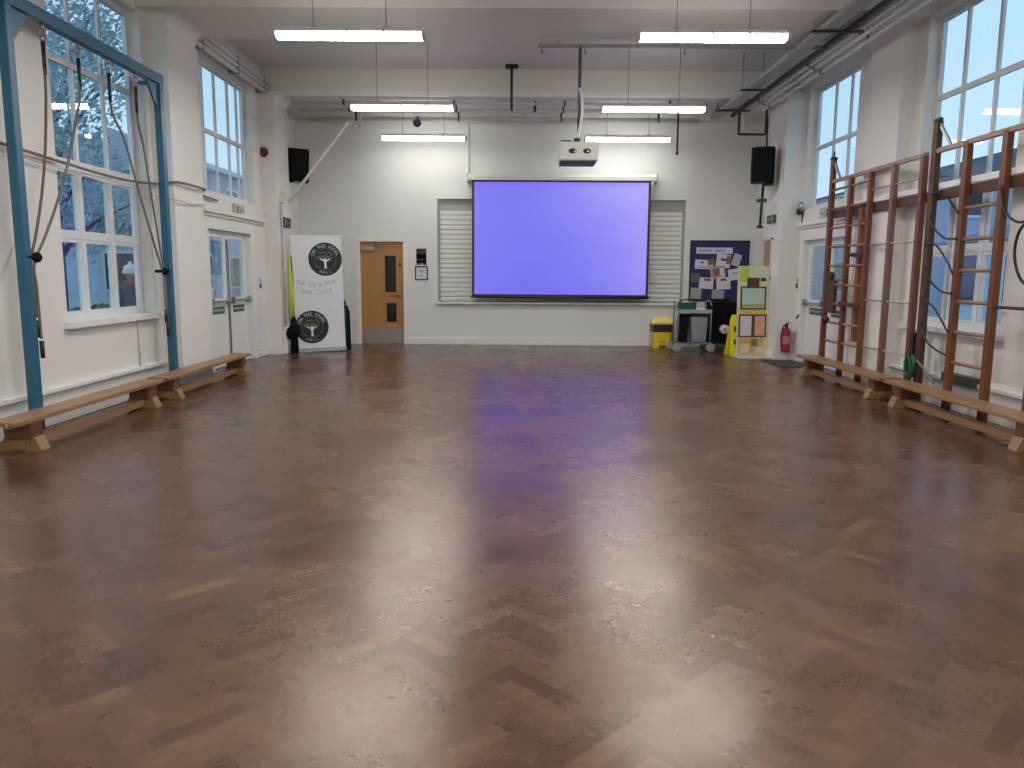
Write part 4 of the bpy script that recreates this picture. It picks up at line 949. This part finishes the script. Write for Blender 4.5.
def display():
    t = thing('display_stand', 'lime and yellow leaflet display stand leaning by the pillar', 'display stand', (4.11, 13.45, 0), .1)
    w = .56; lean = .07
    def P(x, z, e=0): return (x, -e+lean*z*.6, z)
    def plate(x0, x1, z0, z1, e0, e1, mat, name, par=t):
        m = MB(); vs = [P(x, z, e) for e in (e0, e1) for x, z in ((x0, z0), (x1, z0), (x1, z1), (x0, z1))]
        m.add(vs, [(0, 1, 2, 3), (4, 5, 6, 7), (0, 1, 5, 4), (1, 2, 6, 5), (2, 3, 7, 6), (3, 0, 4, 7)]); return m.build(name, mat, par)
    bd = plate(-w/2, w/2, .04, 1.58, 0, .02, pm('display_board', (.60, .58, .40), .6, var=.2, scale=9), 'board')
    plate(-w/2+.01, -.08, 1.30, 1.57, .021, .024, LIME, 'lime_panel', bd)
    plate(-.08, w/2-.02, 1.36, 1.57, .021, .024, pm('pale_green_print', (.55, .60, .48), .6), 'pale_panel', bd)
    plate(-.12, .10, 1.22, 1.38, .024, .028, pm('photo_red', (.10, .03, .02), .6, var=.5, scale=14), 'photo', bd)
    plate(.12, .22, 1.32, 1.38, .024, .028, GREEN, 'green_tab', bd)
    dkf = pm('olive_frame', (.07, .06, .03), .5)
    for nm, x0, x1, z0, z1, mt_ in (('leaflet_pocket', -.20, .20, .86, 1.20, pm('pale_teal_print', (.44, .58, .50), .6)), ('leaflet_pocket', -.22, -.02, .38, .72, pm('white_print', (.62, .58, .60), .6, var=.3, scale=18)), ('leaflet_pocket', .04, .22, .38, .72, pm('pink_print', (.68, .33, .26), .6, var=.35, scale=12))):
        f = plate(x0-.03, x1+.03, z0-.03, z1+.03, .021, .026, dkf, nm, bd); plate(x0, x1, z0, z1, .027, .030, mt_, 'leaflet', f)
    plate(-.22, .22, .74, .84, .021, .024, pm('yellow_print', (.62, .47, .12), .6, var=.3, scale=16), 'yellow_strip', bd)
    plate(-.24, .22, .06, .34, .021, .024, pm('mixed_food_print', (.52, .40, .17), .6, var=.55, scale=11), 'picture_panel', bd)
    for x0, x1, z0, z1, c in ((-.21, -.06, .09, .24, (.66, .58, .30)), (-.02, .10, .20, .32, (.16, .20, .05)), (.08, .21, .08, .18, (.60, .55, .48)), (-.16, -.04, .25, .33, (.60, .34, .05))): plate(x0, x1, z0, z1, .024, .027, pm('food_photo_%d' % int(100*c[0]+1000*c[1]), c, .6, var=.4, scale=20), 'food_photo', bd)
    plate(-.20, .20, .87, .93, .030, .033, pm('olive_print', (.38, .38, .14), .6), 'print_band', bd)
    m = MB(); m.prism([(-w/2-.02, 0), (w/2+.03, 0), (w/2+.03, .03), (-w/2-.02, .03)], 'y', -.28, .12); m.build('base', pm('pale_base', (.58, .60, .52), .5), t, bevel=.006)
    m = MB(); m.bar((0, .03, .9), (0, .12, .03), .03); m.build('rear_strut', GREYM, t)
display()
t = thing('fire_extinguisher', 'red fire extinguisher on the wall beneath the entry keypad', 'fire extinguisher', (4.54, 12.98, .14))
m = MB(); m.lathe([(.06, 0), (.075, .012), (.078, .04), (.078, .33), (.07, .37), (.045, .405), (.028, .42)]); m.build('cylinder', RED, t)
m = MB(); m.lathe([(.028, .42), (.03, .45), (.02, .48)]); m.bar((0, 0, .47), (-.02, -.12, .50), .022); m.bar((0, 0, .45), (-.02, -.11, .44), .018); m.build('valve_handle', BLACK, t)
m = MB(); m.tube(catmull([(.0, .0, .45), (-.07, -.06, .44), (-.10, -.06, .3), (-.09, -.05, .14), (-.085, -.05, .10)], 6), .011); m.build('hose', BLACK, t)
m = MB(); m.lathe([(.0785, .14), (.0795, .15), (.0795, .26), (.0785, .27)]); m.build('label_band', pm('label_pink', (.48, .16, .18), .5), t)
m = MB(); m.box((.06, -.03, .2), (.18, .03, .35)); m.build('wall_bracket', GREYM, t)
t = thing('notice_plate', 'small dark plate tilted above the red fire extinguisher', 'plate', (XR-.01, 12.93, .74)); m = MB(); m.box((-.02, -.06, -.02), (.01, .06, .02), Matrix.Rotation(-.5, 4, 'X')); m.build('plate', DGSIGN, t)
tag(MB().box((4.13, 12.0, .0), (4.66, 12.95, .012)).build('dark_floor_patch', pm('floor_patch_dark', (.05, .047, .045), .9, var=.3, scale=60), bevel=.003), 'thin dark patch on the floor below the fire extinguisher', 'mat')  # thin dark sheet laid flat over the dark band of floor

# ------------------------------------------------------------------ outside the windows
tag(MB().box((-60, -20, -.4), (XL-TW, 70, -.2)).build('ground', pm('grass_ground', (.10, .16, .10), .9, var=.3, scale=.8)), kind='structure')
tag(MB().box((XR+TW, -20, -.4), (60, 70, -.2)).build('ground', pm('yard_ground', (.30, .32, .33), .9, var=.2, scale=.8)), kind='structure')
def tree(x, y, h, r, seed, label, mat, nleaf=5200, leaf=.17):
    t = thing('garden_tree', label, 'tree', (x, y, -.2), 0, 'trees outside the rope-side windows'); rn = random.Random(seed)
    m = MB(); m.tube([(0, 0, 0), (.05, 0, h*.25), (-.05, .1, h*.5), (0, 0, h*.8)], [.22, .18, .12, .04], 10)
    blobs = []
    for k in range(16):
        a = rn.uniform(0, 2*PI); q = rn.uniform(.15, .85)*r; z = h*rn.uniform(.3, .92); q *= math.sqrt(max(.08, 1-((z/h-.58)/.5)**2))
        e = Vector((q*math.cos(a), q*math.sin(a), z)); blobs.append((e, rn.uniform(.28, .45)*r))
        m.tube([(0, 0, z*.6), (e.x*.5, e.y*.5, z*.85), e], [.07, .04, .015], 6)
    m.build('trunk', pm('bark', (.06, .05, .05), .9), t)
    m = MB()
    for i in range(nleaf):
        c, br = rn.choice(blobs)
        d = Vector((rn.gauss(0, 1), rn.gauss(0, 1), rn.gauss(0, 1))).normalized()*br*rn.random()**.4
        p = c+d; n = Vector((rn.gauss(0, 1), rn.gauss(0, 1), rn.gauss(0, 1))).normalized(); u = n.orthogonal().normalized(); v = n.cross(u); s = leaf*rn.uniform(.5, 1.1)
        m.add([p-u*s, p+v*s*.4, p+u*s, p-v*s*.4], [(0, 1, 2, 3)])
    m.build('foliage', mat, t)
LEAF = pm('leaf_blue_green', (.33, .45, .49), .6, var=.5, scale=2.)
tree(-11.0, 18.5, 8.6, 3.0, 1, 'big bushy tree outside the tall window behind the ropes', LEAF, 9500, .095)
tree(-9.2, 14.6, 6.0, 1.3, 4, 'slim tree outside between the two rope-side windows', LEAF, 2600, .09)
def house(x0, x1, y0, y1, h, rh, label, wall, roof, side):
    t = thing('house', label, 'house', ((x0+x1)/2, (y0+y1)/2, -.2)); L = Vector(t.location); w, d = (x1-x0)/2, (y1-y0)/2
    m = MB(); m.box((-w, -d, 0), (w, d, h)); wo = m.build('wall', wall, t)
    m = MB(); m.prism([(-w-.3, h), (w+.3, h), (0, h+rh)], 'y', -d-.3, d+.3); m.build('roof', roof, t)
    for k in range(3):
        yy = -d+d*2*(k+.5)/3
        for z in (1.0, 3.4):
            if z+1.2 > h: continue
            f = MB(); f.box((side*w, yy-.55, z), (side*(w+.06), yy+.55, z+1.2)); fo = f.build('window', FRAMEW, t)
            g = MB(); g.box((side*(w+.05), yy-.47, z+.08), (side*(w+.07), yy+.47, z+1.12)); g.build('pane', DGLASS, fo)
    for k in range(2):
        xx = -w/2+k*w
        for z in (1.0, 3.4):
            if z+1.2 > h: continue
            f = MB(); f.box((xx-.5, -d-.06, z), (xx+.5, -d, z+1.2)); fo = f.build('window', FRAMEW, t)
            g = MB(); g.box((xx-.42, -d-.07, z+.08), (xx+.42, -d-.05, z+1.12)); g.build('pane', DGLASS, fo)
LIL = pm('lilac_grey_render', (.42, .42, .52), .8, var=.1)
ROOF = pm('slate_roof', (.16, .16, .20), .8, var=.2)
house(-17, -10.5, 27, 38, 5.0, 1.4, 'lilac grey house seen through the window above the double doors', LIL, LIL, 1)
house(-15.5, -10.2, 22.6, 26, 2.6, .9, 'low pale outbuilding seen under the tree through the tall window', pm('pale_render', (.55, .60, .70), .8), ROOF, 1)
house(12, 19, 24, 34, 4.6, 1.0, 'grey house outside beyond the extinguisher-side window', LIL, ROOF, -1)
house(10.5, 16, 13.5, 19, 2.4, .8, 'low pale building outside beyond the wooden climbing frame window', pm('pale_render', (.55, .60, .70), .8), ROOF, -1)
t = thing('garden_hedge', 'low green hedge outside below the tall window behind the ropes', 'hedge', (-7.6, 14.0, -.2)); m = MB(); rn = random.Random(9)
for i in range(1800):
    p = Vector((rn.uniform(-.5, .5), rn.uniform(-3.6, 1.2), rn.uniform(.05, .95)**.8)); n = Vector((rn.gauss(0, 1), rn.gauss(0, 1), rn.gauss(0, 1))).normalized(); u = n.orthogonal().normalized(); v = n.cross(u); s = .1
    m.add([p-u*s, p+v*s*.5, p+u*s, p-v*s*.5], [(0, 1, 2, 3)])
m.build('foliage', pm('hedge_green', (.10, .22, .10), .7, var=.4), t); m = MB(); m.box((-.4, -3.5, 0), (.4, 1.1, .8)); m.build('stems', pm('hedge_inner', (.04, .08, .04), .9), t)

def person():
    t = thing('person', 'person in a white hat, red scarf and dark coat outside the window behind the ropes', 'person', (-6.5, 13.05, -.2), .85)
    J = {'pel': (0, 0, .90), 'wai': (0, .0, 1.05), 'che': (0, .01, 1.25), 'neck': (0, 0, 1.42), 'hd': (0, -.02, 1.52),
         'lh': (.10, 0, .86), 'lk': (.11, -.02, .48), 'la': (.11, .01, .09), 'lt': (.12, -.14, .04),
         'rh': (-.10, 0, .86), 'rk': (-.11, -.02, .48), 'ra': (-.11, .01, .09), 'rt': (-.12, -.14, .04),
         'ls': (.18, 0, 1.36), 'le': (.23, .02, 1.10), 'lw': (.22, -.08, .88), 'rs': (-.18, 0, 1.36), 're': (-.23, .02, 1.10), 'rw': (-.22, -.08, .88)}
    R = {'pel': .15, 'wai': .13, 'che': .155, 'neck': .055, 'hd': .07, 'lh': .09, 'lk': .06, 'la': .042, 'lt': .035, 'ls': .07, 'le': .045, 'lw': .03}
    E_ = [('pel', 'wai'), ('wai', 'che'), ('che', 'neck'), ('neck', 'hd'), ('pel', 'lh'), ('lh', 'lk'), ('lk', 'la'), ('la', 'lt'), ('pel', 'rh'), ('rh', 'rk'), ('rk', 'ra'), ('ra', 'rt'), ('che', 'ls'), ('ls', 'le'), ('le', 'lw'), ('che', 'rs'), ('rs', 're'), ('re', 'rw')]
    def skin(name, pts, edges, rad, mat, par, root=0):
        me = bpy.data.meshes.new(name); me.from_pydata(pts, edges, []); me.materials.append(mat)
        o = bpy.data.objects.new(name, me); COL.objects.link(o); o.parent = par
        md = o.modifiers.new('skin', 'SKIN'); 
        if not me.skin_vertices: 
            pass
        sv = me.skin_vertices[0].data if me.skin_vertices else None
        if sv:
            for i, r in enumerate(rad): sv[i].radius = (r, r)
            sv[root].use_root = True
        md.use_smooth_shade = True
        sd = o.modifiers.new('sub', 'SUBSURF'); sd.levels = 1; sd.render_levels = 2
        return o
    ks = list(J); ix = {k: i for i, k in enumerate(ks)}
    rad = [R.get(k, R.get('l'+k[1:], .05)) for k in ks]
    # body drawn as tapered tubes joined in one mesh (fallback-safe), then smoothed together
    me = bpy.data.meshes.new('body'); me.from_pydata([J[k] for k in ks], [(ix[a], ix[b]) for a, b in E_], [])
    bm = bmesh.new(); bm.from_mesh(me); lay = bm.verts.layers.skin.verify()
    bm.verts.ensure_lookup_table()
    for i, v in enumerate(bm.verts): v[lay].radius = (rad[i], rad[i]*.8); v[lay].use_root = (i == 0)
    bm.to_mesh(me); bm.free()
    SK = pm('skin', (.45, .27, .20), .6); me.materials.append(SK)
    o = bpy.data.objects.new('body', me); COL.objects.link(o); o.parent = t
    md = o.modifiers.new('skin', 'SKIN'); md.use_smooth_shade = True
    sd = o.modifiers.new('sub', 'SUBSURF'); sd.levels = 1; sd.render_levels = 2
    m = MB(); m.ell((0, -.015, 1.56), (.075, .095, .115)); m.ell((0, -.108, 1.55), (.014, .02, .02), 8, 6)
    for s in (-1, 1): m.ell((s*.075, -.005, 1.555), (.012, .02, .03), 8, 6)
    m.build('head', SK, o)
    m = MB()
    for s in (-1, 1): m.ell((s*.03, -.10, 1.58), (.011, .008, .008), 8, 6)
    m.box((-.025, -.106, 1.505), (.025, -.098, 1.512)); m.build('face_features', pm('face_dark', (.10, .04, .04), .6), o)
    for s in (-1, 1):
        m = MB(); m.ell((s*.22, -.09, .82), (.022, .042, .05), 10, 8)
        for k, L_ in enumerate((.06, .07, .075, .065)):
            yy = -.125+.022*k; m.tube([(s*.22, yy, .79), (s*.218, yy-.005, .79-L_*.5), (s*.208, yy-.008, .79-L_)], [.009, .008, .006], 6)
        m.tube([(s*.215, -.13, .83), (s*.205, -.155, .80), (s*.20, -.155, .77)], [.010, .009, .007], 6); m.build('hand', SK, o)
    RJ = pm('dark_coat', (.07, .08, .13), .8, var=.25); DT = pm('dark_trousers', (.035, .037, .06), .8)
    m = MB(); loft(m, [([(.185*math.cos(a), .135*math.sin(a)) for a in [2*PI*i/18 for i in range(18)]], .84), ([(.17*math.cos(a), .13*math.sin(a)) for a in [2*PI*i/18 for i in range(18)]], 1.05), ([(.195*math.cos(a), .135*math.sin(a)) for a in [2*PI*i/18 for i in range(18)]], 1.28), ([(.17*math.cos(a), .11*math.sin(a)) for a in [2*PI*i/18 for i in range(18)]], 1.38), ([(.07*math.cos(a), .065*math.sin(a)) for a in [2*PI*i/18 for i in range(18)]], 1.44)])
    for s in (-1, 1): m.tube([(s*.15, 0, 1.37), (s*.20, 0, 1.33), (s*.235, .02, 1.10), (s*.225, -.075, .89)], [.07, .075, .06, .048], 12)
    m.build('coat', RJ, o)
    m = MB(); m.tube([(.085*math.cos(a), .08*math.sin(a)-.005, 1.42+.015*math.sin(a)) for a in [2*PI*i/18 for i in range(18)]], .045, 10, True); m.tube([(.04, -.09, 1.41), (.06, -.15, 1.30), (.06, -.155, 1.16)], [.04, .05, .045], 10); m.build('scarf', pm('red_scarf', (.42, .06, .09), .85, var=.2), o)
    m = MB()
    for s in (-1, 1): m.tube([(s*.085, 0, .92), (s*.10, 0, .82), (s*.11, -.02, .48), (s*.11, .01, .10)], [.10, .105, .08, .065], 14)
    m.build('trousers', DT, o)
    for s in (-1, 1): m = MB(); m.ell((s*.115, -.06, .045), (.05, .14, .05)); m.build('shoe', BLACK, o)
    m = MB(); m.lathe([(.112, 1.575), (.118, 1.60), (.112, 1.66), (.085, 1.71), (.03, 1.735)]); m.lathe([(.115, 1.572), (.125, 1.575), (.125, 1.61), (.116, 1.615)]); m.ell((0, 0, 1.75), (.035, .035, .03), 10, 8); m.build('hat', pm('white_wool', (.78, .74, .70), .9), o)
person()

# ------------------------------------------------------------------ sky and daylight
w = bpy.data.worlds.new('sky'); S.world = w; w.use_nodes = True; n = w.node_tree; n.nodes.clear()
out = n.nodes.new('ShaderNodeOutputWorld'); bg = n.nodes.new('ShaderNodeBackground'); n.links.new(bg.outputs[0], out.inputs[0])
tc = n.nodes.new('ShaderNodeTexCoord'); sx = n.nodes.new('ShaderNodeSeparateXYZ'); n.links.new(tc.outputs['Generated'], sx.inputs[0])
cr = n.nodes.new('ShaderNodeValToRGB'); cr.color_ramp.elements[0].position = .0; cr.color_ramp.elements[0].color = (.58, .80, .97, 1)
cr.color_ramp.elements[1].position = .6; cr.color_ramp.elements[1].color = (.34, .68, 1., 1)
n.links.new(sx.outputs['Z'], cr.inputs[0]); n.links.new(cr.outputs[0], bg.inputs[0]); bg.inputs[1].default_value = 1.2

S.view_settings.view_transform = 'Standard'; S.view_settings.look = 'None'; S.view_settings.gamma = 1.; S.view_settings.exposure = 0.
S.view_settings.use_curve_mapping = False
S.cycles.use_denoising = True
S.cycles.max_bounces = 8; S.cycles.diffuse_bounces = 5; S.cycles.transparent_max_bounces = 16
S.cycles.sample_clamp_indirect = 8.
